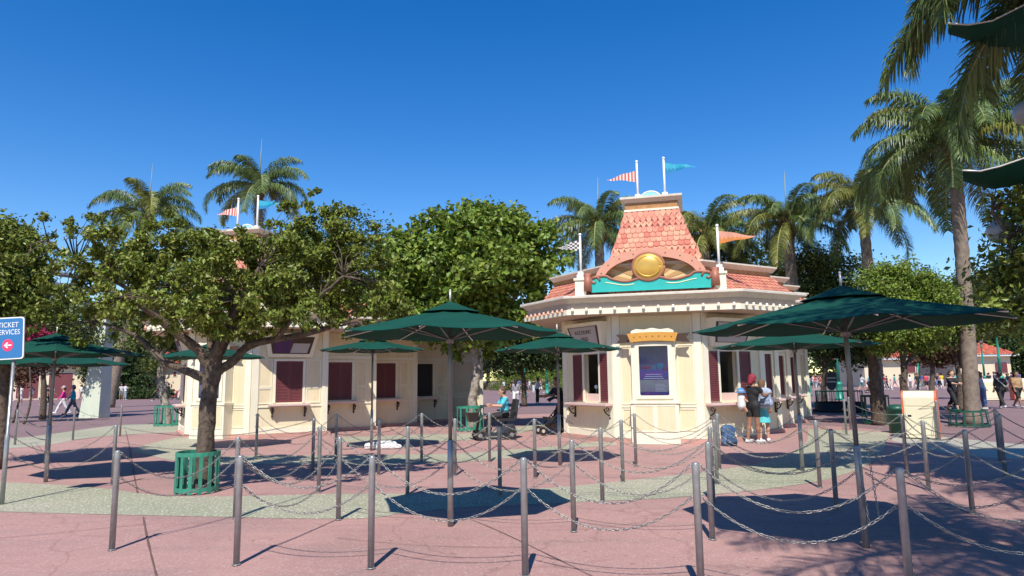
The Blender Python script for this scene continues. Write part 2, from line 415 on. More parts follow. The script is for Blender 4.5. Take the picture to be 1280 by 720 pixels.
# ------------------------------------------------------------------ ticket booths
TA = R_(14.5)
S2 = math.sqrt(0.5)
F0 = Vector((0, 0)); F1 = Vector((2.25, 0)); R1 = Vector((3.88, 1.63)); L1 = Vector((-1.60, 1.60))
T = Vector((S2, S2)); NN = Vector((S2, -S2)); BK = Vector((-S2, S2))
class Seg:
    """wall run in the booth's own axes: p along, q outward, z up"""
    def __init__(s, A, B): s.A = Vector(A); s.d = (Vector(B)-Vector(A)); s.L = s.d.length; s.d.normalize(); s.n = Vector((s.d.y, -s.d.x))
    def pt(s, p, q, z): v = s.A+s.d*p+s.n*q; return (v.x, v.y, z)
    def box(s, mb, p0, p1, q0, q1, z0, z1, mi=0):
        mb.hexa([s.pt(p0, q0, z0), s.pt(p0, q1, z0), s.pt(p1, q1, z0), s.pt(p1, q0, z0)],
                [s.pt(p0, q0, z1), s.pt(p0, q1, z1), s.pt(p1, q1, z1), s.pt(p1, q0, z1)], mi)
    def hexa(s, mb, b4, t4, mi=0): mb.hexa([s.pt(*v) for v in b4], [s.pt(*v) for v in t4], mi)

ZT = 3.3
def wall(seg, par, hole=None, name='wall', z0=0.10):
    m = MB()
    if hole:
        p0, p1, a, b = hole
        seg.box(m, 0, p0, -0.14, 0, z0, ZT); seg.box(m, p1, seg.L, -0.14, 0, z0, ZT)
        seg.box(m, p0, p1, -0.14, 0, z0, a); seg.box(m, p0, p1, -0.14, 0, b, ZT)
    else: seg.box(m, 0, seg.L, -0.14, 0, z0, ZT)
    return m.build(name, 'cream', par)
def panel(seg, par, p0, p1, z0, z1, q=0.0, nm='panel'):
    m = MB(); w_ = 0.035
    seg.box(m, p0, p1, q, q+0.006, z0, z1, 0)
    o = m.build(nm, 'cream_panel', par)
    f = MB()
    for a, b, c, d in ((p0-w_, p0, z0-w_, z1+w_), (p1, p1+w_, z0-w_, z1+w_), (p0, p1, z1, z1+w_), (p0, p1, z0-w_, z0)):
        seg.box(f, a, b, q, q+0.022, c, d)
    f.build('moulding', 'trim', o)
def louvre(seg, mb, p0, p1, q0, z0, z1, t=0.03):
    fr = 0.045
    seg.box(mb, p0, p0+fr, q0, q0+t, z0, z1); seg.box(mb, p1-fr, p1, q0, q0+t, z0, z1)
    seg.box(mb, p0+fr, p1-fr, q0, q0+t, z0, z0+fr); seg.box(mb, p0+fr, p1-fr, q0, q0+t, z1-fr, z1)
    seg.box(mb, p0+fr, p1-fr, q0+0.002, q0+t*0.45, z0+fr, z1-fr)
    n = int((z1-z0-2*fr)/0.045)
    for i in range(n):
        a = z0+fr+(z1-z0-2*fr)*i/n; h = (z1-z0-2*fr)/n
        seg.hexa(mb, [(p0+fr, q0+0.004, a+h*0.55), (p0+fr, q0+t-0.004, a), (p1-fr, q0+t-0.004, a), (p1-fr, q0+0.004, a+h*0.55)],
                 [(p0+fr, q0+0.004, a+h*0.8), (p0+fr, q0+t-0.004, a+h*0.3), (p1-fr, q0+t-0.004, a+h*0.3), (p1-fr, q0+0.004, a+h*0.8)])
def window(seg, par, p0, p1, state, z0=1.03, z1=2.30):
    fr = MB(); w_ = 0.07
    for a, b, c, d in ((p0-w_, p0, z0-0.02, z1+w_), (p1, p1+w_, z0-0.02, z1+w_), (p0, p1, z1, z1+w_)):
        seg.box(fr, a, b, -0.05, 0.035, c, d)
    o = fr.build('window', 'trim', par)
    if state == 'closed':
        mid = (p0+p1)/2
        for a, b in ((p0, mid-0.004), (mid+0.004, p1)):
            s = MB(); louvre(seg, s, a, b, -0.03, z0, z1); s.build('shutter', 'maroon', o)
    elif state == 'dark':
        s = MB(); seg.box(s, p0, p1, -0.05, -0.04, z0, z1); s.build('pane', 'dark', o)
    else:
        s = MB(); louvre(seg, s, p0-w_-0.43, p0-w_-0.01, 0.01, z0, z1); s.build('shutter', 'maroon', o)
        s = MB(); louvre(seg, s, p1+w_+0.01, p1+w_+0.43, 0.01, z0, z1); s.build('shutter', 'maroon', o)
        s = MB(); seg.box(s, p0, p1, -0.10, -0.06, z0, z0+0.2); s.build('sill_board', 'counter', o)
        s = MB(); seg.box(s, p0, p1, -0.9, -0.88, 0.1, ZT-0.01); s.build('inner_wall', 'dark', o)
        s = MB(); c = seg.pt(p0+0.12, -0.3, 0); s.cyl(c, 0.007, z0-0.03, z0+0.33, 6); s.sphere((c[0], c[1], z0+0.38), 0.06, 8, 6, 0, (1, 0.5, 1)); s.build('speaking_port', 'white', o)
    return o
def counter(seg, par, p0, p1, z=0.99):
    m = MB(); seg.box(m, p0, p1, 0.0, 0.30, z-0.055, z)
    seg.box(m, p0+0.02, p1-0.02, 0.0, 0.27, z-0.09, z-0.055)
    o = m.build('counter', 'counter', par)
    for p in (p0+0.13, p1-0.13):
        b = MB()
        pts = [seg.pt(p, 0.24*math.cos(t)+0.0, z-0.10-0.22*math.sin(t)) for t in np.linspace(0.15, 1.35, 7)]
        b.tube(pts, 0.02, 6); b.tube([seg.pt(p, 0.02, z-0.10), seg.pt(p, 0.02, z-0.36)], 0.022, 6)
        pts = [seg.pt(p, 0.13+0.045*math.cos(t), z-0.15+0.045*math.sin(t)) for t in np.linspace(0, 5.6, 10)]
        b.tube(pts, 0.014, 5)
        b.sphere(seg.pt(p, 0.035, z-0.38), 0.035, 6, 5)
        b.build('bracket', 'iron', o)
def text_mesh(s, size, name='lettering', m='iron', parent=None, ext=0.004, sx=1.0):
    cu_ = bpy.data.curves.new(name, 'FONT'); cu_.body = s; cu_.size = size; cu_.extrude = ext
    cu_.align_x = 'CENTER'; cu_.align_y = 'CENTER'; cu_.resolution_u = 3
    o = bpy.data.objects.new(name, cu_); COL.objects.link(o)
    dg = bpy.context.evaluated_depsgraph_get(); dg.update()
    me = bpy.data.meshes.new_from_object(o.evaluated_get(dg))
    COL.objects.unlink(o); bpy.data.objects.remove(o)
    for v in me.vertices: v.co.x *= sx
    me.materials.clear(); me.materials.append(M[m]); me.name = name
    q = bpy.data.objects.new(name, me); COL.objects.link(q)
    if parent: q.parent = parent
    return q
def signboard(seg, par, pc, lines, poster=False):
    z0, z1 = 2.42, 3.14
    q0, q1 = 0.10, 0.34
    wt, wb = 0.80, 0.66
    def P(u, zz, o=0.0):
        k = (zz-z0)/(z1-z0)
        return seg.pt(pc+u, q0+(q1-q0)*k+o, zz)
    def shape(mb, wt_, wb_, a, b, o0, o1, mi=0):
        mb.hexa([P(-wb_, a, o0), P(-wb_, a, o1), P(wb_, a, o1), P(wb_, a, o0)], [P(-wt_, b, o0), P(-wt_, b, o1), P(wt_, b, o1), P(wt_, b, o0)], mi)
    m = MB(); shape(m, wt, wb, z0, z1, -0.05, 0.0)
    # side cheeks back to the wall
    for sgn in (-1, 1):
        a = sgn*wb; b = sgn*wt
        m.hexa([seg.pt(pc+a-0.03*sgn, 0, z0), P(a-0.03*sgn, z0, -0.05), P(a, z0, -0.05), seg.pt(pc+a, 0, z0)],
               [seg.pt(pc+b-0.03*sgn, 0, z1), P(b-0.03*sgn, z1, -0.05), P(b, z1, -0.05), seg.pt(pc+b, 0, z1)])
    o = m.build('sign_board', 'trim', par, fix=True)
    d = MB(); shape(d, wt-0.12, wb-0.10, z0+0.1, z1-0.1, 0.001, 0.010); d.build('dark_oval', 'brown', o, fix=True)
    if poster:
        a = MB()
        a.hexa([P(-wb+0.16, z0+0.13, 0.01), P(-wb+0.16, z0+0.13, 0.016), P(-0.06, z0+0.13, 0.016), P(-0.06, z0+0.13, 0.01)],
               [P(-wt+0.24, z1-0.13, 0.01), P(-wt+0.24, z1-0.13, 0.016), P(0.02, z1-0.13, 0.016), P(0.02, z1-0.13, 0.01)])
        a.build('poster', 'poster', o, fix=True)
        a = MB()
        a.hexa([P(-0.04, z0+0.13, 0.01), P(-0.04, z0+0.13, 0.016), P(wb-0.18, z0+0.13, 0.016), P(wb-0.18, z0+0.13, 0.01)],
               [P(0.04, z1-0.3, 0.01), P(0.04, z1-0.3, 0.016), P(wb-0.10, z1-0.3, 0.016), P(wb-0.10, z1-0.3, 0.01)])
        a.build('notice_plate', 'plate', o, fix=True)
    else:
        a = MB(); shape(a, wt-0.20, wb-0.155, z0+0.115, z1-0.115, 0.008, 0.016); a.build('notice_plate', 'plate', o, fix=True)
        k = math.atan2(q1-q0, z1-z0)
        for i, tx in enumerate(lines):
            t = text_mesh(tx, 0.15, 'lettering', 'iron', o, 0.003)
            zz = z1-0.26-0.18*i
            c = Vector(P(0, zz, 0.020))
            ex = Vector((seg.d.x, seg.d.y, 0)); ez = (Vector(P(0, zz+0.1))-Vector(P(0, zz))).normalized(); ey = ex.cross(ez)
            # text x -> ex, text y -> ez, text z (out) -> outward
            out = Vector((seg.n.x, seg.n.y, 0)); out = (out-ez*out.dot(ez)).normalized()
            t.matrix_local = Matrix((ex, ez, out)).transposed().to_4x4(); t.location = c
M['plate'] = mat('grey_notice', (0.42, 0.39, 0.38), 0.5)
def screen_mat():
    m = bpy.data.materials.new('display_screen'); m.use_nodes = True
    n = m.node_tree; L = n.links; b = n.nodes['Principled BSDF']
    tc = n.nodes.new('ShaderNodeTexCoord'); sp = n.nodes.new('ShaderNodeSeparateXYZ'); L.new(tc.outputs['Generated'], sp.inputs[0])
    cr_ = n.nodes.new('ShaderNodeValToRGB'); e = cr_.color_ramp.elements
    e[0].position = 0; e[0].color = (0.008, 0.008, 0.09, 1); e[1].position = 1; e[1].color = (0.002, 0.003, 0.02, 1)
    for p, c in ((0.07, (0.008, 0.008, 0.10, 1)), (0.08, (0.06, 0.075, 0.12, 1)), (0.31, (0.07, 0.085, 0.13, 1)), (0.32, (0.008, 0.012, 0.10, 1)), (0.45, (0.008, 0.01, 0.14, 1)), (0.58, (0.012, 0.04, 0.10, 1)), (0.66, (0.008, 0.008, 0.06, 1)), (0.85, (0.005, 0.006, 0.04, 1))):
        q = e.new(p); q.color = c
    L.new(sp.outputs['Z'], cr_.inputs[0])
    no = n.nodes.new('ShaderNodeTexNoise'); no.inputs['Scale'].default_value = 6
    L.new(tc.outputs['Generated'], no.inputs['Vector'])
    hs = n.nodes.new('ShaderNodeHueSaturation'); r = n.nodes.new('ShaderNodeMapRange'); r.inputs['To Min'].default_value = 0.4; r.inputs['To Max'].default_value = 0.62
    L.new(no.outputs['Fac'], r.inputs['Value']); L.new(r.outputs[0], hs.inputs['Hue']); L.new(cr_.outputs[0], hs.inputs['Color'])
    L.new(hs.outputs[0], b.inputs['Base Color']); L.new(hs.outputs[0], b.inputs['Emission Color']); b.inputs['Emission Strength'].default_value = 0.12
    b.inputs['Roughness'].default_value = 0.12
    return m
M['screen'] = screen_mat()
M['poster'] = mat('dark_poster', (0.10, 0.02, 0.09), 0.4, col2=(0.03, 0.02, 0.10), scale=7)
M['screen_glow'] = mat('screen_art', (0.015, 0.07, 0.14), 0.3)
M['screen_line'] = mat('screen_text', (0.25, 0.30, 0.42), 0.3)
M['screen_red'] = mat('screen_red_art', (0.07, 0.02, 0.05), 0.3)

def booth(loc, label, open_facets, lines_l, lines_r, individual):
    root = empty('ticket_booth', loc, -TA, label, 'ticket booth', 'twin ticket booths')
    # --- outline
    pts = [R1]
    cur = Vector(R1)
    bays = []
    for k in range(4):
        cur = cur + BK*1.13; a = Vector(cur); cur = cur + T*2.0; bays.append((a, Vector(cur)))
    ex = [R1]
    for a, b in bays: ex += [a, b]
    tail = [bays[-1][1]+BK*3.0, Vector((-1.0, 11.5)), Vector((-1.6, 10.5))]
    outline = [L1, F0, F1] + ex + tail
    # plinth
    m = MB(); m.sweep([tuple(p) for p in outline], [(-0.1, 0.1), (0.10, 0.1), (0.10, -0.004), (-0.1, -0.004)], closed=True)
    m.build('plinth', 'plinth', root, fix=True)
    # --- facets with windows
    sf = Seg(F0, F1); sr = Seg(F1, R1); slf = Seg(L1, F0)
    wall(sf, root)
    WP = (0.60, 1.25) if open_facets else (0.70, 1.52)
    for s, mir in ((sr, False), (slf, True)):
        a, b = WP
        if mir: a, b = s.L-b, s.L-a
        wall(s, root, (a, b, 1.03, 2.30))
        window(s, root, a, b, 'open' if open_facets else 'closed')
        c = (a+b)/2
        if open_facets: counter(s, root, max(0.0, c-0.92), min(s.L, c+0.92))
        else: counter(s, root, c-0.62, c+0.62)
        signboard(s, root, c, lines_l if mir else lines_r, poster=(not open_facets))
        # small panels beside the window and under it
        if not open_facets:
            panel(s, root, 0.22, a-0.14, 1.52, 2.32); panel(s, root, b+0.14, s.L-0.26, 1.52, 2.32)
            panel(s, root, 0.22, a-0.14, 1.03, 1.44); panel(s, root, b+0.14, s.L-0.26, 1.03, 1.44)
    for s in (sf, sr, slf):
        m = MB()
        s.box(m, 0.002, 0.19, 0.0, 0.045, 0.11, 3.28); m.build('pilaster', 'trim', root)
        m = MB()
        s.box(m, s.L-0.19, s.L-0.002, 0.0, 0.045, 0.11, 3.28); m.build('pilaster', 'trim', root)
        for za, zb in ((0.89, 0.94), (0.11, 0.28)) + (((2.52, 2.60),) if s is sf else ()):
            m = MB(); s.box(m, 0.19, s.L-0.19, 0.0, 0.028, za, zb); m.build('rail', 'trim', root)
    for p0, p1 in ((0.23, 0.46), (1.66, 2.02)):
        panel(sf, root, p0, p1, 1.0, 2.45); panel(sf, root, p0, p1, 0.34, 0.83)
    panel(sf, root, 0.26, 1.99, 2.68, 3.2)
    # --- stepped bays to the right
    prev = R1
    for k, (a, b) in enumerate(bays):
        ret = Seg(prev, a); wall(ret, root); s = Seg(a, b)
        if k < 3:
            p0, p1 = (0.93, 1.68) if open_facets else (0.32, 1.14)
            wall(s, root, (p0, p1, 1.03, 2.30)); window(s, root, p0, p1, 'closed' if k < 2 or open_facets else 'dark')
            counter(s, root, p0-0.12, p1+0.2)
            if not open_facets: panel(s, root, 1.34, 1.62, 1.52, 2.32); panel(s, root, 1.34, 1.62, 1.03, 1.44)
        else:
            wall(s, root); panel(s, root, 0.3, 1.7, 1.1, 2.5); panel(s, root, 0.3, 1.7, 0.3, 0.95)
        m = MB(); s.box(m, s.L-0.18, s.L-0.002, 0.0, 0.045, 0.11, 3.28); m.build('pilaster', 'trim', root)
        for za, zb in ((2.42, 2.52), (0.89, 0.94)):
            m = MB(); s.box(m, 0.002, s.L-0.18, 0.0, 0.03, za, zb); m.build('rail', 'trim', root)
        prev = b
    tl = [bays[-1][1]]+tail+[L1]
    m = MB()
    for i in range(len(tl)-1):
        s = Seg(tl[i], tl[i+1]); s.box(m, 0, s.L, -0.14, 0, 0.1, ZT)
    m.build('rear_wall', 'cream', root)
    m = MB(); s = Seg(Vector((0, 1.3)), Vector((2.25, 1.3))); 
    # --- display case on the front
    case = MB()
    case.box(0.46, 1.64, -0.42, -0.001, 0.0, 1.0)
    case.box(0.43, 1.67, -0.45, -0.001, 1.0, 1.055)
    case.box(0.50, 1.60, -0.36, -0.001, 1.055, 2.60)
    dc = case.build('display_case', 'trim', root)
    f = MB()
    for a, b, c, d in ((0.60, 0.70, 1.12, 2.52), (1.42, 1.52, 1.12, 2.52), (0.70, 1.42, 2.44, 2.52), (0.70, 1.42, 1.12, 1.20)):
        f.box(a, b, -0.40, -0.36, c, d)
    f.build('screen_frame', 'trim', dc)
    f = MB(); sc_poly = [(0.73, 1.2), (1.39, 1.2), (1.42, 1.24), (1.42, 2.40), (1.39, 2.44), (0.73, 2.44), (0.70, 2.40), (0.70, 1.24)]
    f.prism(sc_poly, -0.375, -0.36, 0, 'y'); f.build('screen', 'screen', dc, fix=True)
    # flat picture on the screen: plain glowing shapes and lines of small print
    f = MB(); f.sphere((1.22, -0.376, 1.93), 0.1, 12, 4, 0, (1, 0.02, 0.8)); f.build('screen_art', 'screen_glow', dc)
    f = MB(); f.sphere((0.86, -0.376, 1.9), 0.09, 12, 4, 0, (1.3, 0.02, 0.6)); f.build('screen_art', 'screen_red', dc)
    f = MB(); f.sphere((1.33, -0.376, 1.86), 0.05, 10, 4, 0, (1, 0.02, 1.2)); f.build('screen_art', 'screen_red', dc)
    f = MB()
    for i in range(6): f.box(1.08, 1.36-0.03*(i % 3), -0.378, -0.375, 1.30+i*0.035, 1.306+i*0.035)
    for i in range(3): f.box(0.8+0.03*i, 1.3-0.03*i, -0.378, -0.375, 1.62+i*0.05, 1.63+i*0.05)
    f.build('screen_print', 'screen_line', dc)
    for a, b in ((0.52, 1.04), (1.07, 1.58)):
        f = MB(); f.box(a+0.03, b-0.03, -0.427, -0.42, 0.33, 0.93); p = f.build('base_panel', 'cream_panel', dc)
        f = MB()
        for q in ((a, a+0.03, 0.30, 0.96), (b-0.03, b, 0.30, 0.96), (a+0.03, b-0.03, 0.93, 0.96), (a+0.03, b-0.03, 0.30, 0.33)): f.box(q[0], q[1], -0.435, -0.42, q[2], q[3])
        f.build('moulding', 'trim', p)
    f = MB()
    n = 10
    top = [(0.42+1.27*i/n, 2.76+0.03*math.sin(math.pi*i/n)) for i in range(n+1)]
    bot = [(0.51+1.10*i/n, 2.54+0.03*math.sin(math.pi*i/n)) for i in range(n+1)]
    f.prism(bot+top[::-1], -0.47, -0.42, 0, 'y'); bn = f.build('banner', 'banner', dc, fix=True)
    for i in range(7):
        f = MB(); f.sphere((0.6+0.155*i, -0.475, 2.655+0.03*math.sin(math.pi*(i+0.8)/7.6)), 0.014, 6, 4); f.build('stud', 'iron', bn)
    f = MB()
    f.prism([(0.5, 2.6), (1.6, 2.6), (1.58, 2.83), (1.45, 2.88), (1.25, 2.86), (1.05, 2.9), (0.85, 2.86), (0.65, 2.88), (0.52, 2.83)], -0.40, -0.002, 0, 'y'); f.build('crest', 'trim', dc, fix=True)
    for sx, x0 in ((-1, 0.46), (1, 1.65)):
        f = MB(); f.prism([(x0, 2.56), (x0+sx*0.33, 2.52), (x0+sx*0.24, 2.64), (x0+sx*0.33, 2.76), (x0, 2.74)], -0.30, -0.27, 0, 'y'); f.build('bow_end', 'brown', dc, fix=True)
    # --- eave
    E = [Vector((-2.7, 10.5)), Vector((-2.7, 0.87)), Vector((-1.15, -0.76)), Vector((3.28, -0.76)), Vector((4.97, 0.92))]
    e = Vector(E[-1])
    for k in range(4): e = e+BK*1.13; E.append(Vector(e)); e = e+T*2.0; E.append(Vector(e))
    E.append(e+BK*3.4)
    Ep = [tuple(p) for p in E]
    m = MB(); m.sweep(Ep, [(-0.9, 3.84), (-0.02, 3.765), (0, 3.75), (0, 3.70), (-0.03, 3.685), (-0.10, 3.66), (-0.17, 3.60), (-0.21, 3.575), (-0.9, 3.57)], closed=True); m.build('eave', 'eave', root, fix=True)
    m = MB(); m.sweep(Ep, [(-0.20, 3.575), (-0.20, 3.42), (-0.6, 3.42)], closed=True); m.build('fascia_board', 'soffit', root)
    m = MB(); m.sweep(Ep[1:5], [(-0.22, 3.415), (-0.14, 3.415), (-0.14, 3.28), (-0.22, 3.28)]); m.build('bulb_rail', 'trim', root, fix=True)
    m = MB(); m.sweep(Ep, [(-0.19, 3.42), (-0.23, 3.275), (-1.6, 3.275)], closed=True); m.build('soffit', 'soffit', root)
    # bulbs
    pp = E[1:5]
    for i in range(3):
        s = Seg(pp[i], pp[i+1]); n = 12 if i == 1 else 9
        for k in range(n):
            p = 0.22+(s.L-0.44)*k/(n-1)
            b = MB(); c = s.pt(p, -0.10, 3.39)
            b.sphere(c, 0.042, 10, 8); b.cyl((c[0], c[1]), 0.03, 3.41, 3.45, 8)
            bo = b.build('bulb', 'bulb_orange' if i == 0 else 'bulb', root)
            if i == 0 and k == 0: tag(bo, 'salmon coloured globe bulb')
    # --- roof deck and low mansard with cornice
    m = MB(); poly = [tuple(p) for p in [Vector((-1.9, 10)), Vector((-1.9, 1.3)), Vector((-0.6, 0.0)), Vector((2.8, 0.0)), Vector((4.1, 1.3))]]
    m.prism([(-1.7, 10), (-1.7, 1.5), (-0.3, 0.25), (2.5, 0.25), (3.7, 1.5), (6, 10)], 3.6, 4.3); m.build('roof_deck', 'eave', root)
    segs = [(L1, F0), (F0, F1), (F1, R1)]+bays
    for k, (a, b) in enumerate(segs):
        s = Seg(a, b)
        # base slope
        e0 = -0.12 if k == 2 else 0.0
        mb = MB(); x1 = s.L+(0.30 if k >= 2 else 0.0); x0 = -0.25 if k < 2 else e0
        if k == 1: x0, x1 = 0.0, s.L
        qb = 0.30 if k == 1 else 0.62
        top_in = 0.10
        s.hexa(mb, [(x0, -0.5, 3.8), (x0, qb, 3.8), (x1+(0.42 if k > 1 else 0), qb, 3.8), (x1+(0.2 if k > 1 else 0), -0.5, 3.8)], [(x0, -0.5, 4.36), (x0, top_in, 4.36), (x1, top_in, 4.36), (x1, -0.5, 4.36)])
        sl_ = mb.build('mansard', 'roofbase', root)
        # shingles
        sh = MB(); rows = 6; h = math.hypot(0.52, 0.56)/rows
        for r in range(rows):
            t0 = r/rows
            n_ = int((x1-x0+0.4)/0.16)
            for c in range(n_+1):
                pc = x0+0.08+c*0.16+(0.08 if r % 2 else 0)
                lim = x1+(0.42 if k > 1 else 0)*(1-t0)
                if pc > lim-0.06: continue
                def Q(du, dv, off):
                    tt = t0+dv/(rows*h)
                    q = qb-(qb-top_in)*tt; zz = 3.8+0.56*tt
                    return s.pt(pc+du, q+off*0.73, zz+off*0.68)
                o1 = 0.03
                vs = [Q(-0.074, h*1.15, 0.006), Q(-0.074, 0.03, o1), Q(-0.045, 0.0, o1), Q(0, -0.016, o1), Q(0.045, 0.0, o1), Q(0.074, 0.03, o1), Q(0.074, h*1.15, 0.006)]
                vb = [Q(-0.074, 0.03, 0.0), Q(-0.045, 0.0, 0.0), Q(0, -0.016, 0.0), Q(0.045, 0.0, 0.0), Q(0.074, 0.03, 0.0)]
                sh.add(vs+vb, [(0, 1, 2, 3, 4, 5, 6), (1, 7, 8, 2), (2, 8, 9, 3), (3, 9, 10, 4), (4, 10, 11, 5)])
        so_ = sh.build('shingle', 'shingle_mix', sl_, fix=False); so_['kind'] = 'stuff'
        mb = MB(); s.box(mb, x0, x1+0.02, -0.55, top_in+0.03, 4.362, 4.47); mb.build('frieze_board', 'wood', root)
        mb = MB(); x1c = x1+0.14
        prof = [(-0.6, 4.47), (0.13, 4.47), (0.17, 4.50), (0.24, 4.55), (0.28, 4.57), (0.28, 4.61), (-0.6, 4.62)]
        A_ = s.A+s.d*x0; B_ = s.A+s.d*x1c
        mb.sweep([tuple(A_), tuple(B_)], prof); mb.build('cornice', 'eave', root, fix=True)
    # --- tower
    prof = [(3.80, -0.16, -0.50, 2.72), (4.30, 0.06, -0.22, 2.50), (4.85, 0.24, 0.0, 2.33), (5.45, 0.42, 0.20, 2.08), (6.28, 0.66, 0.42, 1.80)]
    def tw(z):
        for i in range(len(prof)-1):
            if z <= prof[i+1][0] or i == len(prof)-2:
                t = (z-prof[i][0])/(prof[i+1][0]-prof[i][0]); return [prof[i][j]+(prof[i+1][j]-prof[i][j])*t for j in (1, 2, 3)]
    VC = 1.45
    m = MB(); rings = []
    for z, v, ul, ur in prof: rings.append([(ul, v, z), (ur, v, z), (ur, 2*VC-v, z), (ul, 2*VC-v, z)])
    vs = [p for r in rings for p in r]; fs = []
    for i in range(len(rings)-1):
        for k in range(4): fs.append((i*4+k, i*4+(k+1) % 4, (i+1)*4+(k+1) % 4, (i+1)*4+k))
    fs.append((0, 3, 2, 1)); fs.append(tuple(len(vs)-4+k for k in range(4)))
    m.add(vs, fs); tower = m.build('tower_roof', 'roofbase', root)
    # shingle courses: z of the lower tip, kind
    rowsF = []; z = 3.84
    courses = [('s', 0.135)]*6+[('d', 0.155)]*3+[('s', 0.14)]*4+[('d', 0.15)]*4
    rng_ = random.Random(5)
    shm = {}
    def shingle_mesh(kind, ci):
        if (kind, ci) in shm: return shm[(kind, ci)]
        if kind == 's': out = [(-0.5, 1.3), (-0.5, 0.28), (-0.3, 0.07), (0, 0.0), (0.3, 0.07), (0.5, 0.28), (0.5, 1.3)]
        else: out = [(-0.56, 1.12), (-0.56, 0.92), (0, -0.1), (0.56, 0.92), (0.56, 1.12), (0, 2.0)]
        n = len(out); vs = [(x, y, 1.0 if y < 0.9 else (0.35 if y < 1.5 else 0.2)) for x, y in out]+[(x, y, 0.0) for x, y in out]
        fs = [tuple(range(n))[::-1]]+[(i, (i+1) % n, n+(i+1) % n, n+i) for i in range(n)]
        me = bpy.data.meshes.new('shingle'); me.from_pydata(vs, [], [f[::-1] for f in fs]); me.materials.append(M['shingle%d' % ci])
        shm[(kind, ci)] = me; return me
    sides = []
    def course(zlo, hh, kind, par, j, side, stuff=None):
        v, ul, ur = tw(zlo+hh*0.5)
        v2, ul2, ur2 = tw(zlo+hh*1.5)
        if side == 'front':
            W0, W1 = ul, ur
            def fr(u): return Vector((u, v, zlo+hh*0.5)), Vector((1, 0, 0)), Vector((0, v2-v, hh)).normalized()
        elif side == 'right':
            W0, W1 = v, 2*VC-v
            def fr(u): return Vector((ur, u, zlo+hh*0.5)), Vector((0, 1, 0)), Vector((ur2-ur, 0, hh)).normalized()
        else:
            W0, W1 = v, 2*VC-v
            def fr(u): return Vector((ul, u, zlo+hh*0.5)), Vector((0, -1, 0)), Vector((ul2-ul, 0, hh)).normalized()
        nn = max(4, round((W1-W0)/0.155)); wd = (W1-W0)/nn
        for c in range(nn+(1 if j % 2 else 0)):
            u = W0+wd*(c+(0.0 if j % 2 else 0.5))
            wleft = 1.0
            ku = wd
            if j % 2 and (c == 0 or c == nn): u += wd*0.25*(1 if c == 0 else -1); ku = wd*0.5
            o_, exx, ezz = fr(u); ny = exx.cross(ezz)
            o_ = o_-ezz*hh*0.5/ max(0.2, ezz.z)
            Mx = Matrix((exx*ku*0.94, ezz*(hh/ezz.z), ny*-0.03)).transposed()
            ny_out = -ny if False else ny
            ci = rng_.choice((0, 0, 1, 2, 2, 3, 3))
            out = Vector((0, -1, 0)) if side == 'front' else (Vector((1, 0, 0)) if side == 'right' else Vector((-1, 0, 0)))
            sgn = 1 if ny.dot(out) > 0 else -1
            Mx = Matrix((exx*ku*0.94, ezz*(hh/ezz.z), ny*sgn*0.030)).transposed()
            M4 = Mx.to_4x4(); M4.translation = o_+ny*sgn*0.004
            me = shingle_mesh(kind, ci)
            if stuff is None:
                ob = mk('shingle', me, par); ob.matrix_local = M4
            else:
                stuff.add([tuple(M4 @ vv.co) for vv in me.vertices], [tuple(p.vertices) for p in me.polygons])
    z = 3.84; j = 0
    st = None if individual else MB(); st2 = MB()
    for kind, hh in courses:
        if z+hh*(1.95 if kind == 'd' else 1.3) < 6.36 or (kind == 'd' and z < 6.0):
            course(z, hh, kind, tower, j, 'front', st); course(z, hh, kind, tower, j, 'right', st2); course(z, hh, kind, tower, j, 'left', st2)
        z += hh; j += 1
    if st: so_ = st.build('shingle', 'shingle_mix', tower); so_['kind'] = 'stuff'
    so_ = st2.build('shingle', 'shingle_mix', tower); so_['kind'] = 'stuff'
    m = MB(); v, ul, ur = tw(6.22)
    m.box(ul-0.03, ur+0.03, v-0.03, 2*VC-v+0.03, 6.20, 6.255); m.build('tower_moulding', 'trim', root)
    m = MB(); m.box(ul+0.0, ur, v, 2*VC-v, 6.255, 6.45); m.build('tower_frieze', 'wood', root)
    m = MB(); sq = [(ul, v), (ur, v), (ur, 2*VC-v), (ul, 2*VC-v)]
    m.sweep(sq, [(-0.3, 6.445), (0.02, 6.445), (0.03, 6.47), (0.10, 6.52), (0.13, 6.54), (0.13, 6.60), (-0.3, 6.62)], closed=True)
    m.box(ul+0.2, ur-0.2, v+0.2, 2*VC-v-0.2, 6.5, 6.615); m.build('tower_cornice', 'eave', root, fix=True)
    m = MB(); n = 14
    m.prism([(1.09+0.29*math.cos(math.pi*i/n), 6.60+0.24*math.sin(math.pi*i/n)) for i in range(n+1)], 1.02, 1.06, 0, 'y'); lu = m.build('lunette', 'lunette', root, fix=True)
    m = MB(); m.tube([(1.09+0.30*math.cos(math.pi*i/n), 1.03, 6.60+0.25*math.sin(math.pi*i/n)) for i in range(n+1)], 0.022, 6); m.build('lunette_rim', 'trim', lu)
    # --- pediment
    ped = MB(); n = 20; uc = 1.06; zc = 4.10
    ou = [(uc+1.42*math.cos(math.pi-math.pi*i/n), zc+0.86*math.sin(math.pi*i/n)**0.9 if i not in (0, n) else zc) for i in range(n+1)]
    inn = [(uc+1.20*math.cos(math.pi-math.pi*i/n), zc+0.64*math.sin(math.pi*i/n)**0.9 if i not in (0, n) else zc) for i in range(n+1)]
    for i in range(n):
        a, b, c, d = ou[i], ou[i+1], inn[i+1], inn[i]
        ped.hexa([(d[0], -0.42, d[1]), (c[0], -0.42, c[1]), (c[0], 0.1, c[1]), (d[0], 0.1, d[1])], [(a[0], -0.42, a[1]), (b[0], -0.42, b[1]), (b[0], 0.1, b[1]), (a[0], 0.1, a[1])])
    pd = ped.build('pediment', 'pink', root, fix=True)
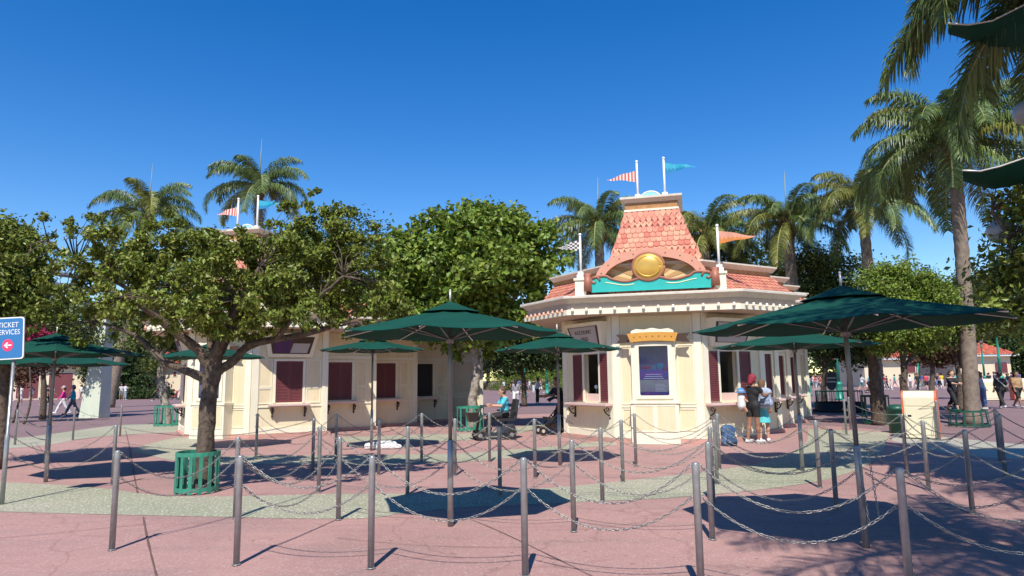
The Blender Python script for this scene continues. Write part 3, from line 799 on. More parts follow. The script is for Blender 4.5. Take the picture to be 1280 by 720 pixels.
    for i in range(2, n-1, 2):
        f = MB(); f.sphere(((ou[i][0]+inn[i][0])/2, -0.425, (ou[i][1]+inn[i][1])/2), 0.016, 6, 4); f.build('stud', 'brown', pd)
    # fan of rays inside the arch
    k = 14
    for i in range(k):
        t0, t1 = math.pi*i/k, math.pi*(i+1)/k
        f = MB(); c0 = (uc, zc-0.05)
        f.prism([c0, (uc+1.24*math.cos(t0), zc+0.66*math.sin(t0)), (uc+1.24*math.cos(t1), zc+0.66*math.sin(t1))], -0.22+0.01*(i % 2), -0.16, 0, 'y')
        f.build('fan_ray', 'fan_a' if i % 2 else 'fan_b', pd, fix=True)
    # wave board with scrolls
    f = MB(); tw_ = [(u, 4.16+0.06*math.cos((u-uc)*5.2)+(0.05 if abs(u-uc) > 1.0 else 0)) for u in np.linspace(uc-1.5, uc+1.5, 31)]
    f.prism([(uc-1.52, 3.86), (uc+1.52, 3.86)]+[tuple(p) for p in tw_[::-1]], -0.47, -0.43, 0, 'y'); wv = f.build('wave_board', 'teal', root, fix=True)
    f = MB(); f.tube([(u, -0.47, zz+0.01) for u, zz in tw_], 0.034, 6)
    for sgn in (-1, 1):
        pts = [(uc+sgn*(1.42-0.0)+sgn*(0.14-0.02*a)*math.cos(a)*(-1), -0.475, 4.16+(0.14-0.02*a)*math.sin(a)) for a in np.linspace(0, 5.6, 16)]
        f.tube(pts, 0.028, 6)
    f.build('scroll_trim', 'scroll', wv)
    f = MB(); f.tube([(u, -0.47, 4.06+0.045*math.cos((u-uc)*5.2)) for u in np.linspace(uc-1.15, uc-0.4, 14)], 0.014, 5); f.build('wave_line', 'cream_line', wv)
    f = MB(); f.tube([(u, -0.47, 4.06+0.045*math.cos((u-uc)*5.2)) for u in np.linspace(uc+0.4, uc+1.15, 14)], 0.014, 5); f.build('wave_line', 'cream_line', wv)
    for sgn in (-1, 1):
        f = MB(); x = uc+sgn*1.60; f.tube([(x, -0.44, 3.9), (x, -0.44, 4.32)], [0.12, 0.10], 12); f.tube([(x-0.1, -0.47, 4.32), (x+0.1, -0.47, 4.32)], 0.05, 10); f.build('roll_bracket', 'scroll', root)
    # gold boss (a plain oval medallion)
    f = MB(); f.sphere((uc-0.03, -0.46, 4.47), 0.40, 28, 14, 0, (1.0, 0.32, 0.88)); b = f.build('medallion', 'gold', root)
    f = MB(); f.tube([(uc-0.03+0.40*math.cos(t), -0.47, 4.47+0.355*math.sin(t)) for t in np.linspace(0, 2*math.pi, 33)], 0.038, 8); f.build('medallion_rim', 'scroll', b)
    f = MB(); f.tube([(uc-0.03+0.30*math.cos(t), -0.545, 4.47+0.262*math.sin(t)) for t in np.linspace(0, 2*math.pi, 33)], 0.016, 8); f.build('medallion_bead', 'gold', b)
    # corner posts that carry the small flags
    for x in (-0.88, 2.63):
        f = MB(); f.box(x, x+0.29, -0.45, -0.16, 3.77, 4.20); f.box(x-0.03, x+0.32, -0.48, -0.13, 4.20, 4.26); f.build('roof_post', 'trim', root)
    return root
M['lunette'] = mat('pale_blue_lunette', (0.25, 0.55, 0.62), 0.5)
BP = Vector((2.62, 17.92, 0))
BO = Vector((-12.72, 3.42, 0))
ca, sa = math.cos(TA), math.sin(TA)
def bw(u, v, z, off=Vector((0, 0, 0))): return BP+off+Vector((u*ca+v*sa, -u*sa+v*ca, z))
booth(tuple(BP), 'cream ticket booth with its tower roof and flags in clear view, two windows open', True, ['ACCOUNT', 'PASS'], ['TICKET', 'SERVICES'], True)
booth(tuple(BP+BO), 'cream ticket booth half hidden behind the big olive tree, its maroon shutters closed', False, [], [], False)

# ------------------------------------------------------------------ flags
def cloth_strip(L, h, n, nz, fn, seed):
    """triangular pennant, wavy, coloured per cell"""
    rnd = random.Random(seed); ph = rnd.random()*6
    m = MB()
    for i in range(n):
        for j in range(nz):
            def P(a, b):
                t = a/n; hh = h*(1-t); z = (b/nz-0.5)*hh - 0.02*t + 0.02*math.sin(5*t+ph)*t
                y = 0.05*math.sin(8*t+ph)*min(1, t*3)+0.02*(b/nz)
                return (L*t, y, z)
            m.add([P(i, j), P(i+1, j), P(i+1, j+1), P(i, j+1)], [(0, 1, 2, 3)], fn(i/n, (j+0.5)/nz, i, j), True)
    return m
M['f_red'] = mat('flag_red', (0.66, 0.12, 0.09), 0.7, trans=0.3); M['f_white'] = mat('flag_white', (0.8, 0.74, 0.66), 0.7, trans=0.3)
M['f_cyan'] = mat('flag_cyan', (0.03, 0.42, 0.58), 0.6, trans=0.3); M['f_blue'] = mat('flag_blue', (0.01, 0.24, 0.45), 0.6, trans=0.3)
M['f_pink'] = mat('flag_pink', (0.75, 0.36, 0.25), 0.7, trans=0.3); M['f_orange'] = mat('flag_orange', (0.72, 0.25, 0.06), 0.7, trans=0.3)
M['f_dark'] = mat('flag_dark', (0.05, 0.07, 0.09), 0.7, trans=0.3)
def flag(base, h, L, hf, dirx, kind, label, rz=0.0):
    r = empty('pennant_flag', base, rz, label, 'flag', 'pennants on the ticket booths')
    m = MB(); m.cyl((0, 0), 0.035, 0.0, h, 10, 0, 0.028); m.build('flagpole', 'white', r)
    m = MB(); m.sphere((0, 0, h+0.03), 0.045, 8, 6); m.build('finial', 'white', r)
    m = MB(); m.box(-0.10, 0.10, -0.10, 0.10, -0.005, 0.10); m.box(-0.075, 0.075, -0.075, 0.075, 0.10, 0.18); m.build('foot', 'white', r)
    if kind == 'stripe': c = cloth_strip(L, hf, 18, 2, lambda t, s, i, j: i % 2, 1); mm = ['f_red', 'f_white']
    elif kind == 'blue': c = cloth_strip(L, hf, 18, 6, lambda t, s, i, j: 0 if s > 0.45-0.1*(i % 2) else 1, 2); mm = ['f_cyan', 'f_blue']
    elif kind == 'check': c = cloth_strip(L, hf, 10, 5, lambda t, s, i, j: (i+j) % 2, 3); mm = ['f_dark', 'f_white']
    else: c = cloth_strip(L, hf, 18, 6, lambda t, s, i, j: 0 if s > 0.5-0.1*(i % 2) else 1, 4); mm = ['f_pink', 'f_orange']
    o = c.build('pennant', mm, r); o.location = (0.03*dirx, 0, h-hf*0.5-0.10-(0.12 if kind == 'stripe' else 0)); o.scale = (dirx, 1, 1)
for off, nm in ((Vector((0, 0, 0)), 'the near booth'), (BO, 'the booth behind the trees')):
    flag(tuple(bw(0.74, 1.05, 6.6, off)), 1.12, 0.84, 0.34, -1, 'stripe', 'red and white striped pennant on the tower of '+nm, -TA)
    flag(tuple(bw(1.49, 1.05, 6.6, off)), 1.15, 0.88, 0.32, 1, 'blue', 'blue pennant with a zigzag on the tower of '+nm, -TA)
    flag(tuple(bw(-0.735, -0.3, 4.26, off)), 1.16, 0.62, 0.32, -1, 'check', 'dark chequered pennant at the left roof post of '+nm, -TA)
    flag(tuple(bw(2.775, -0.3, 4.26, off)), 1.16, 0.92, 0.34, 1, 'pink', 'pink and orange pennant at the right roof post of '+nm, -TA)

# ------------------------------------------------------------------ queue posts, chains, umbrellas
def make_post():
    r = empty('queue_post', (0, 0, 0))
    m = MB(); m.lathe((0, 0, 0), [(0.0295, 0.0), (0.0295, 0.955), (0.028, 0.968), (0.018, 0.978), (0.001, 0.981)], 14); m.build('post', 'steel', r)
    m = MB(); m.lathe((0, 0, 0), [(0.040, -0.002), (0.040, 0.004), (0.034, 0.007), (0.030, 0.007)], 14); m.build('base_ring', 'steel', r)
    for z in (0.945, 0.70):
        for sg in (-1, 1):
            m = MB(); m.tube([(sg*(0.038+0.014*math.cos(t)), 0, z+0.014*math.sin(t)) for t in np.linspace(0, 2*math.pi, 9)], 0.0035, 5); m.build('hook', 'chain', r)
    return r
RDIR = Vector((0.961, -0.275, 0))
ROWS = {
 'A': [(-2.56, 6.51), (-1.29, 6.33), (0.08, 6.03), (1.44, 5.55), (2.80, 5.08), (4.15, 4.65)],
 'B': [(-3.45, 8.68), (-2.13, 8.49), ('U', -0.74, 8.07), (0.64, 7.70), (2.02, 7.25), ('U', 3.39, 6.85), (4.95, 6.35)],
 'C': [(-2.96, 10.58), (-1.57, 10.26), (-0.21, 10.05), (1.19, 9.53), (2.65, 9.38), (3.98, 8.71), (5.43, 8.36), (7.0, 7.9)],
 'D': [(-3.70, 12.8), (-2.42, 12.45), (-1.04, 12.22), (0.35, 11.80), (1.74, 11.22), (3.14, 10.85), (4.54, 10.42), (5.95, 10.08), (7.5, 9.6)],
 'E': [(-5.58, 15.04), (-3.71, 14.47), (-1.90, 14.29), (-0.50, 14.14), ('U', 0.88, 13.47), (2.29, 13.13), (3.72, 12.65), ('U', 5.05, 12.24), (6.6, 11.75), (8.0, 11.4)],
 'L': [('S', -7.23, 9.89), (-6.67, 11.60)],
 'K': [('U', -8.11, 12.09)],
 'M': [(-14.07, 19.56), (-13.35, 20.98), (-12.70, 22.34)],
 'N': [(-4.07, 7.14)],
 'R': [(9.03, 12.97), (10.67, 17.43)],
 'Q': [(9.2, 19.2), (10.3, 21.2)],
}
post0 = make_post(); used_p = [0]
ROWNAME = {'A': 'front row', 'B': 'second row', 'C': 'third row', 'D': 'fourth row', 'E': 'last row', 'L': 'left side', 'K': 'left side', 'M': 'far left, before the mauve plaza', 'N': 'front left corner', 'R': 'right side near the litter bin', 'Q': 'beyond the litter bin'}
ORD = ['first', 'second', 'third', 'fourth', 'fifth', 'sixth', 'seventh', 'eighth', 'ninth', 'tenth']
def place_post(x, y, label):
    o = post0 if used_p[0] == 0 else copy_tree(post0)
    used_p[0] += 1
    o.location = (x, y, 0); o.rotation_euler = (0, 0, random.uniform(-0.2, 0.2)-0.28)
    return tag(o, label, 'post', 'steel posts of the queue')
umbs = []
random.seed(3)
for rk, row in ROWS.items():
    for i, p in enumerate(row):
        if p[0] == 'U': umbs.append((rk, p[1], p[2])); continue
        if p[0] == 'S': continue
        if len(row) > 1: lb = 'slim steel queue post, %s from the left in the %s' % (ORD[i], ROWNAME[rk])
        else: lb = 'slim steel queue post standing alone at the %s beside the chain gap' % ROWNAME[rk]
        place_post(p[0], p[1], lb)

def link_arrays(n, k, L=0.046, W=0.026, r=0.0038):
    V = []; Fq = []
    for i in range(n):
        t = 2*math.pi*i/n
        c = Vector((math.cos(t)*(W/2-r), 0, math.sin(t)*(W/2-r)))
        c.x += math.copysign(1, math.cos(t))*(L-W)/2 if abs(math.cos(t)) > 0.05 else 0
        d = Vector((math.cos(t), 0, math.sin(t)))
        for j in range(k):
            a = 2*math.pi*j/k
            V.append(c + d*(math.cos(a)*r) + Vector((0, 1, 0))*(math.sin(a)*r))
    for i in range(n):
        for j in range(k):
            Fq.append((i*k+j, i*k+(j+1) % k, ((i+1) % n)*k+(j+1) % k, ((i+1) % n)*k+j))
    return np.array(V), np.array(Fq)
LK = {0: link_arrays(12, 5), 1: link_arrays(8, 4, r=0.0038), 2: link_arrays(6, 3, r=0.0036)}
def chain(p0, p1, sag, label, name='chain'):
    p0 = Vector(p0); p1 = Vector(p1)
    N = 60; pts = [p0.lerp(p1, i/N)-Vector((0, 0, 4*sag*(i/N)*(1-i/N))) for i in range(N+1)]
    cum = [0]
    for i in range(N): cum.append(cum[-1]+(pts[i+1]-pts[i]).length)
    dist = (p0+p1)[1]/2
    lod = 0 if dist < 7.5 else (1 if dist < 12 else 2)
    LV, LF = LK[lod]; pitch = 0.036
    n = int(cum[-1]/pitch); Vs = []; Fs = []; o = 0
    k = 0
    for i in range(n):
        s = (i+0.5)*cum[-1]/n
        while cum[k+1] < s: k += 1
        t = (s-cum[k])/(cum[k+1]-cum[k]); c = pts[k].lerp(pts[k+1], t); d = (pts[k+1]-pts[k]).normalized()
        a = Vector((0, 0, 1)) if abs(d.z) < 0.9 else Vector((1, 0, 0))
        u = d.cross(a).normalized(); v = d.cross(u)
        an = (math.pi/2 if i % 2 else 0)+0.35*math.sin(i*1.7)+0.78
        uu = u*math.cos(an)+v*math.sin(an); vv = d.cross(uu)
        R = np.array([list(d), list(uu), list(vv)])
        Vs.append(LV@R+np.array(c)); Fs.append(LF+o); o += len(LV)
    me = np_mesh('chain', np.vstack(Vs), np.vstack(Fs), 'chain', True)
    ob = mk(name, me); return tag(ob, label, 'chain', 'chains between the queue posts')
def xy(p): return Vector((p[1], p[2], 0)) if p[0] in ('U', 'S') else Vector((p[0], p[1], 0))
def link(a, b, where, off=0.045, s=1.0, levels=(0, 1)):
    a = Vector(a); b = Vector(b); d = (b-a).normalized(); L = (b-a).length
    for lv in levels:
        z = (0.945, 0.70)[lv]
        chain(a+d*off+Vector((0, 0, z)), b-d*off+Vector((0, 0, z)), (0.29, 0.27)[lv]*s*min(1.25, L/1.4)*random.uniform(0.9, 1.08), '%s chain %s' % (('upper', 'lower')[lv], where))
def rowlink(rk, skip=(), levels=(0, 1)):
    row = ROWS[rk]
    for i in range(len(row)-1):
        if i in skip: continue
        def nm(p, j): return 'the umbrella pole' if p[0] == 'U' else ('the sign post' if p[0] == 'S' else 'the %s post' % ORD[j])
        link(xy(row[i]), xy(row[i+1]), 'from %s to %s in the %s' % (nm(row[i], i), nm(row[i+1], i+1), ROWNAME[rk]), levels=levels)
for rk in 'ABCDEL': rowlink(rk, skip=(0,) if rk == 'B' else ())
link((-4.07, 7.14, 0), (-3.45, 8.68, 0), 'from the lone front left post back one row')
link((-2.56, 6.51, 0), (-2.13, 8.49, 0), 'from the front row back one row beside the tree guard')
link((-3.45, 8.68, 0), (-2.96, 10.58, 0), 'from the second row to the third behind the tree guard')
link((-6.67, 11.6, 0), (-3.70, 12.8, 0), 'behind the trunk of the olive tree', s=0.6)
link((-8.11, 12.09, 0), (-14.07, 19.56, 0), 'running back from the left umbrella to the far posts', s=0.4)
link((-14.07, 19.56, 0), (-13.35, 20.98, 0), 'between the two leftmost far posts'); link((-13.35, 20.98, 0), (-12.7, 22.34, 0), 'between the second and third far left posts')
link((7.0, 7.9, 0), (9.03, 12.97, 0), 'at the right edge from the third row to the side post', s=0.6)
link((9.03, 12.97, 0), (10.67, 17.43, 0), 'on the right beside the litter bin', s=0.6); link((10.67, 17.43, 0), (9.2, 19.2, 0), 'behind the litter bin'); link((9.2, 19.2, 0), (10.3, 21.2, 0), 'beyond the litter bin')
link((5.43, 8.36, 0), (6.6, 11.75, 0), 'from the third row back to the last row on the right', s=0.6)
link((2.65, 9.38, 0), (3.14, 10.85, 0), 'across the aisle beside the four close posts')
for (x, y, z0, z1, wh) in ((-3.42, 8.62, 0.94, 0.03, 'down the post beside the tree guard'), (3.36, 6.81, 0.93, 0.2, 'loose down the left of the right umbrella pole'), (3.46, 6.81, 0.93, 0.28, 'loose down the right of the right umbrella pole'), (-0.70, 8.02, 0.95, 0.62, 'looped on the middle umbrella pole'), (-8.08, 12.02, 0.93, 0.1, 'down the left umbrella pole')):
    chain((x, y, z0), (x+0.05, y-0.01, z1), 0.0, 'short end of steel chain hanging '+wh)

def umbrella(x, y, R, z_rim, z_top, label, tilt=(0, 0), rz=0.0, zb=0.0, sleeve=True):
    r = empty('patio_umbrella', (x, y, zb), rz, label, 'umbrella', 'green umbrellas over the queue')
    m = MB()
    if sleeve: m.lathe((0, 0, 0), [(0.034, -0.002), (0.034, 0.955), (0.028, 0.962)], 14); m.build('pole_sleeve', 'steel', r)
    m = MB(); m.cyl((0, 0), 0.0235, 0.96 if sleeve else 0, z_top-0.02, 12); m.build('pole', 'pole', r)
    c = empty('canopy_frame', (0, 0, 0)) if False else None
    n = 8; zv = z_top-0.10; rv = 0.20*R; zc = z_rim+(zv-z_rim)*0.96
    m = MB()
    def cp(k, t, zoff=0.0, sub=None):
        # point on the canopy: rib k at radius fraction t, edges sag between ribs
        a = 2*math.pi*k/n+math.pi/8
        rr = R*t
        h = z_rim+(z_top-0.07-z_rim)*(1-t)**1.06
        return Vector((rr*math.cos(a)*(math.cos(math.pi/8) if False else 1), rr*math.sin(a), h+zoff))
    ts = [0.14, 0.3, 0.5, 0.7, 0.86, 1.0]
    for side in (0, 1):
        for k in range(n):
            rows = []
            for t in ts:
                A = cp(k, t); B = cp(k+1, t)
                row = []
                for q in range(5):
                    u = q/4; P = A.lerp(B, u); sag = 4*u*(1-u)
                    P.z += -0.030*sag*t - side*0.004
                    P *= 1.0; P.x *= 1-0.02*sag*t; P.y *= 1-0.02*sag*t
                    row.append(P)
                rows.append(row)
            vs = [p for rw in rows for p in rw]
            fs = [(i*5+j, (i+1)*5+j, (i+1)*5+j+1, i*5+j+1) for i in range(len(ts)-1) for j in range(4)]
            if side: fs = [f[::-1] for f in fs]
            m.add(vs, fs, 0, True)
    can = m.build('canopy', 'green_cloth', r)
    m = MB()
    vs = [(0, 0, z_top)]+[tuple(Vector((0.27*R*math.cos(2*math.pi*k/n+math.pi/8), 0.27*R*math.sin(2*math.pi*k/n+math.pi/8), z_rim+(z_top-0.07-z_rim)*0.73+0.022))) for k in range(n)]
    m.add(vs, [(0, k+1, (k+1) % n+1) for k in range(n)], 0); m.add([(p[0], p[1], p[2]-0.004) for p in vs], [((k+1) % n+1, k+1, 0) for k in range(n)], 0)
    m.build('vent_cap', 'green_cloth', r)
    m = MB(); m.cyl((0, 0), 0.012, z_top-0.01, z_top+0.13, 8); m.sphere((0, 0, z_top+0.13), 0.016, 6, 4); m.build('finial', 'rib', r)
    m = MB(); m.cyl((0, 0), 0.05, z_top-0.17, z_top-0.09, 10); m.build('hub', 'pole', r)
    m = MB(); m.cyl((0, 0), 0.045, z_rim-0.12, z_rim-0.04, 10); m.build('slider', 'pole', r)
    for k in range(n):
        b = MB(); A = cp(k, 0.05, -0.04); B = cp(k, 0.99, -0.018); mid = cp(k, 0.5, -0.03)
        b.tube([A, mid, B], 0.009, 5); rb = b.build('rib', 'rib', r)
        b = MB(); a = 2*math.pi*k/n+math.pi/8; b.tube([(0.045*math.cos(a), 0.045*math.sin(a), z_rim-0.07), tuple(cp(k, 0.52, -0.05))], 0.009, 5); b.build('strut', 'pole', rb)
    if tilt != (0, 0): r.rotation_euler = (tilt[0], tilt[1], rz)
    return r
UN = ['large dark green umbrella in the middle foreground on a steel pole',
      'largest green umbrella at the right, its wide canopy in front of the booth eave',
      'small green umbrella before the left face of the near ticket booth',
      'green umbrella partly below the largest one, before the right face of the near booth',
      'green umbrella at the far left behind the blue sign']
spec = {('B', -0.74): (UN[0], 1.33, 2.20, 2.58, 0.25), ('B', 3.39): (UN[1], 1.50, 2.15, 2.55, 0.1), ('E', 0.88): (UN[2], 1.27, 2.22, 2.58, 0.3), ('E', 5.05): (UN[3], 1.42, 2.18, 2.52, 0.0), ('K', -8.11): (UN[4], 1.42, 2.20, 2.57, 0.2)}
for rk, x, y in umbs:
    lb, R, zr, zt, rz = spec[(rk, x)]
    umbrella(x, y, R, zr, zt, lb, rz=rz, tilt=(0.0, -0.0) if x != 3.39 else (0.0, -0.02))
umbrella(-3.43, 16.7, 1.33, 2.40, 2.74, 'green umbrella in front of the closed windows of the tree shaded booth', rz=0.2)
umbrella(-7.7, 17.4, 1.4, 2.30, 2.68, 'green umbrella right behind the trunk of the olive tree', rz=0.3)
umbrella(at(63, 500, 14.8).x, 14.8, 1.50, 2.10, 2.45, 'low green umbrella at the left just behind the one by the sign', rz=0.0)

# sign post at the left edge
SPX, SPY = -7.23, 9.89
sp = empty('sign_post', (SPX, SPY, 0), 0.10, 'blue ticket services sign with a pink arrow disc on a steel post', 'sign')
m = MB(); m.lathe((0, 0, 0), [(0.030, -0.002), (0.030, 0.955), (0.0235, 0.962), (0.0235, 2.25)], 14); m.build('post', 'steel', sp)
def rrect(w_, h_, r, n=6):
    out = []
    for cx_, cz_, a0 in ((w_/2-r, h_/2-r, 0), (-w_/2+r, h_/2-r, 1), (-w_/2+r, -h_/2+r, 2), (w_/2-r, -h_/2+r, 3)):
        for k in range(n+1):
            a = (a0+k/n)*math.pi/2; out.append((cx_+r*math.cos(a), cz_+r*math.sin(a)))
    return out
M['sign_blue'] = mat('sign_blue', (0.03, 0.17, 0.40), 0.4); M['sign_pink'] = mat('sign_pink', (0.80, 0.05, 0.14), 0.4)
bd = empty('board', (-0.07, -0.045, 2.33), 0)
bd.parent = sp; bd.rotation_euler = (0, R_(-3), 0)
m = MB(); m.prism(rrect(0.43, 0.61, 0.045), -0.010, 0.010, 0, 'y'); m.build('white_edge', 'white', bd, fix=True)
m = MB(); m.prism(rrect(0.395, 0.575, 0.035), -0.013, -0.0102, 0, 'y'); m.build('blue_face', 'sign_blue', bd, fix=True)
m = MB(); m.prism([(0.078*math.cos(t)*0.95, -0.10+0.088*math.sin(t)) for t in np.linspace(0, 2*math.pi, 29)[:-1]], -0.0155, -0.0132, 0, 'y'); m.build('pink_disc', 'sign_pink', bd, fix=True)
m = MB(); m.prism([(-0.052, -0.10), (-0.008, -0.056), (0.008, -0.066), (-0.015, -0.090), (0.052, -0.090), (0.052, -0.110), (-0.015, -0.110), (0.008, -0.134), (-0.008, -0.144)], -0.018, -0.0157, 0, 'y'); m.build('arrow', 'white', bd, fix=True)
for tx, zz, sz in (('TICKET', 0.19, 0.105), ('SERVICES', 0.085, 0.105)):
    t = text_mesh(tx, sz, 'lettering', 'white', bd, 0.001, sx=0.80 if tx == 'TICKET' else 0.76)
    t.rotation_euler = (math.pi/2, 0, 0); t.location = (0.0, -0.0150, zz)

# ------------------------------------------------------------------ tree guards, round planter, litter bins
def guard(x, y, r0, h, nb, m_, label, rt=None):
    rt = rt or r0
    r = empty('tree_guard', (x, y, 0), 0.2, label, 'tree guard')
    for zz, rr in ((0.03, r0), (h-0.05, rt)):
        m = MB(); n = 20
        for k in range(n):
            a, b = 2*math.pi*k/n, 2*math.pi*(k+1)/n
            P = lambda t, q, z: (q*math.cos(t), q*math.sin(t), z)
            m.hexa([P(a, rr-0.012, zz), P(a, rr+0.012, zz), P(b, rr+0.012, zz), P(b, rr-0.012, zz)], [P(a, rr-0.012, zz+0.06), P(a, rr+0.012, zz+0.06), P(b, rr+0.012, zz+0.06), P(b, rr-0.012, zz+0.06)])
        m.build('ring', m_, r)
    for k in range(nb):
        a = 2*math.pi*(k+0.3)/nb; m = MB(); t = Vector((-math.sin(a), math.cos(a), 0)); w_ = 0.026
        p0 = Vector((r0*math.cos(a), r0*math.sin(a), 0)); p1 = Vector((rt*math.cos(a), rt*math.sin(a), h)); o_ = Vector((math.cos(a), math.sin(a), 0))*0.008
        m.hexa([p0-t*w_-o_, p0-t*w_+o_, p0+t*w_+o_, p0+t*w_-o_], [p1-t*w_-o_, p1-t*w_+o_, p1+t*w_+o_, p1+t*w_-o_]); m.build('bar', m_, r)
    return r
guard(-4.88, 10.75, 0.31, 0.60, 14, 'cage', 'green slatted iron tree guard round the trunk of the olive tree')
gp = g(213, 532); guard(gp.x, gp.y, 0.60, 0.78, 14, 'cage', 'pale green iron tree guard round the white birch at the far left')
gp = g(588, 538.5); guard(gp.x, gp.y, 0.44, 0.78, 12, 'cage', 'green iron tree guard beside the person on the scooter')
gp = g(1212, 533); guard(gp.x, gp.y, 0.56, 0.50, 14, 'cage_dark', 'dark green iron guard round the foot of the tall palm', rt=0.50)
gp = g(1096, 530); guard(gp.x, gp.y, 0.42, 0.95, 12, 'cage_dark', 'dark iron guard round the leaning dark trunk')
pc = g(1050, 514)
pl = empty('round_planter', (pc.x, pc.y, 0), 0, 'round dark planter with an iron railing behind the near booth', 'planter')
m = MB(); m.lathe((0, 0, 0), [(1.15, 0), (1.18, 0.10), (1.05, 0.12), (1.05, 0.42), (1.0, 0.42), (0.9, 0.40), (0.01, 0.38)], 28); m.build('kerb', 'dark', pl)
for k in range(34):
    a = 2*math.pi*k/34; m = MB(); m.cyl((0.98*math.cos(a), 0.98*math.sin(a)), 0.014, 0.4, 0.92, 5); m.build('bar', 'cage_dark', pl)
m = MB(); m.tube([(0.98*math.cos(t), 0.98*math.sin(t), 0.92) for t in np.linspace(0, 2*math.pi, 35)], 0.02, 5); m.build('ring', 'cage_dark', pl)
M['orange'] = mat('orange_trim', (0.72, 0.15, 0.07), 0.5)
M['bin_cream'] = mat('bin_cream', (0.78, 0.70, 0.48), 0.45, var=0.05)
M['bin_tan'] = mat('bin_tan', (0.36, 0.25, 0.14), 0.5, var=0.1)
def litter_bin(x, y, rz, label, s=1.0):
    r = empty('litter_bin', (x, y, 0), rz, label, 'litter bin'); r.scale = (s, s, s)
    W_, D_, H_ = 0.84, 0.72, 1.30
    prof = [(-D_/2, 0.03), (-D_/2, H_-0.22)]+[(-D_/2+0.22-0.22*math.cos(t), H_-0.22+0.22*math.sin(t)) for t in np.linspace(0.2, math.pi/2, 6)]+[(D_/2-0.22+0.22*math.sin(t), H_-0.22+0.22*math.cos(t)) for t in np.linspace(0.0, math.pi/2-0.2, 6)]+[(D_/2, H_-0.22), (D_/2, 0.03)]
    def body(x0, x1, sc=1.0):
        b = MB(); n = len(prof)
        V0 = [(x0, y_*sc, 0.66+(z_-0.66)*sc) for y_, z_ in prof]; V1 = [(x1, y_*sc, 0.66+(z_-0.66)*sc) for y_, z_ in prof]
        b.add(V0+V1, [(i, (i+1) % n, n+(i+1) % n, n+i) for i in range(n)]+[tuple(range(n)), tuple(range(n, 2*n))[::-1]])
        return b
    body(-W_/2+0.05, W_/2-0.05).build('bin_body', 'bin_cream', r, fix=True)
    body(-W_/2+0.035, -W_/2+0.049, 0.97).build('side_panel', 'bin_tan', r, fix=True)
    body(-W_/2, -W_/2+0.035, 1.02).build('edge_trim', 'orange', r, fix=True); body(W_/2-0.05, W_/2, 1.02).build('edge_trim', 'orange', r, fix=True)
    b = MB(); b.box(-0.34, 0.34, -D_/2-0.015, -D_/2+0.01, 0.12, 0.86); dr = b.build('front_door', 'bin_cream', r)
    b = MB(); b.box(-0.34, 0.34, -D_/2-0.012, -D_/2+0.01, 0.90, 1.12); b.build('flap', 'bin_cream', r)
    b = MB(); b.box(-0.29, -0.20, -D_/2-0.02, -D_/2-0.014, 0.60, 0.65); b.build('lock', 'iron', dr)
    b = MB(); b.box(-W_/2-0.005, -W_/2+0.002, -0.1, 0.1, 0.92, 1.08); b.build('slot', 'dark', r)
    b = MB(); b.box(-W_/2+0.04, W_/2-0.04, -D_/2+0.03, D_/2-0.03, 0.0, 0.05); b.build('foot', 'dark', r)
    return r
b0 = g(1154, 547.5); litter_bin(b0.x, b0.y, -0.62, 'cream litter bin with orange edges standing in front of the palm at right', 0.93)
b1 = g(1238, 500.5); litter_bin(b1.x, b1.y, -0.3, 'cream litter bin behind the couple in blue jeans at right')
b1 = g(1276, 500); litter_bin(b1.x, b1.y, -0.3, 'cream litter bin at the right edge behind the man in tan shirt')
tb = g(1123, 541); r = empty('recycling_bin', (tb.x, tb.y, 0), -0.6, 'small dark green bin on the shaded side of the cream litter bin', 'bin'); r.scale = (0.85, 0.85, 0.8)
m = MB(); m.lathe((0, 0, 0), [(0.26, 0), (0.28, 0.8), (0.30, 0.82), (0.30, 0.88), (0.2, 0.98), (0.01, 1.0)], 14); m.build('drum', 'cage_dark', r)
m = MB(); m.lathe((0, 0, 0), [(0.285, 0.6), (0.30, 0.61), (0.30, 0.66), (0.285, 0.67)], 14); m.build('band', 'cage_dark', r)

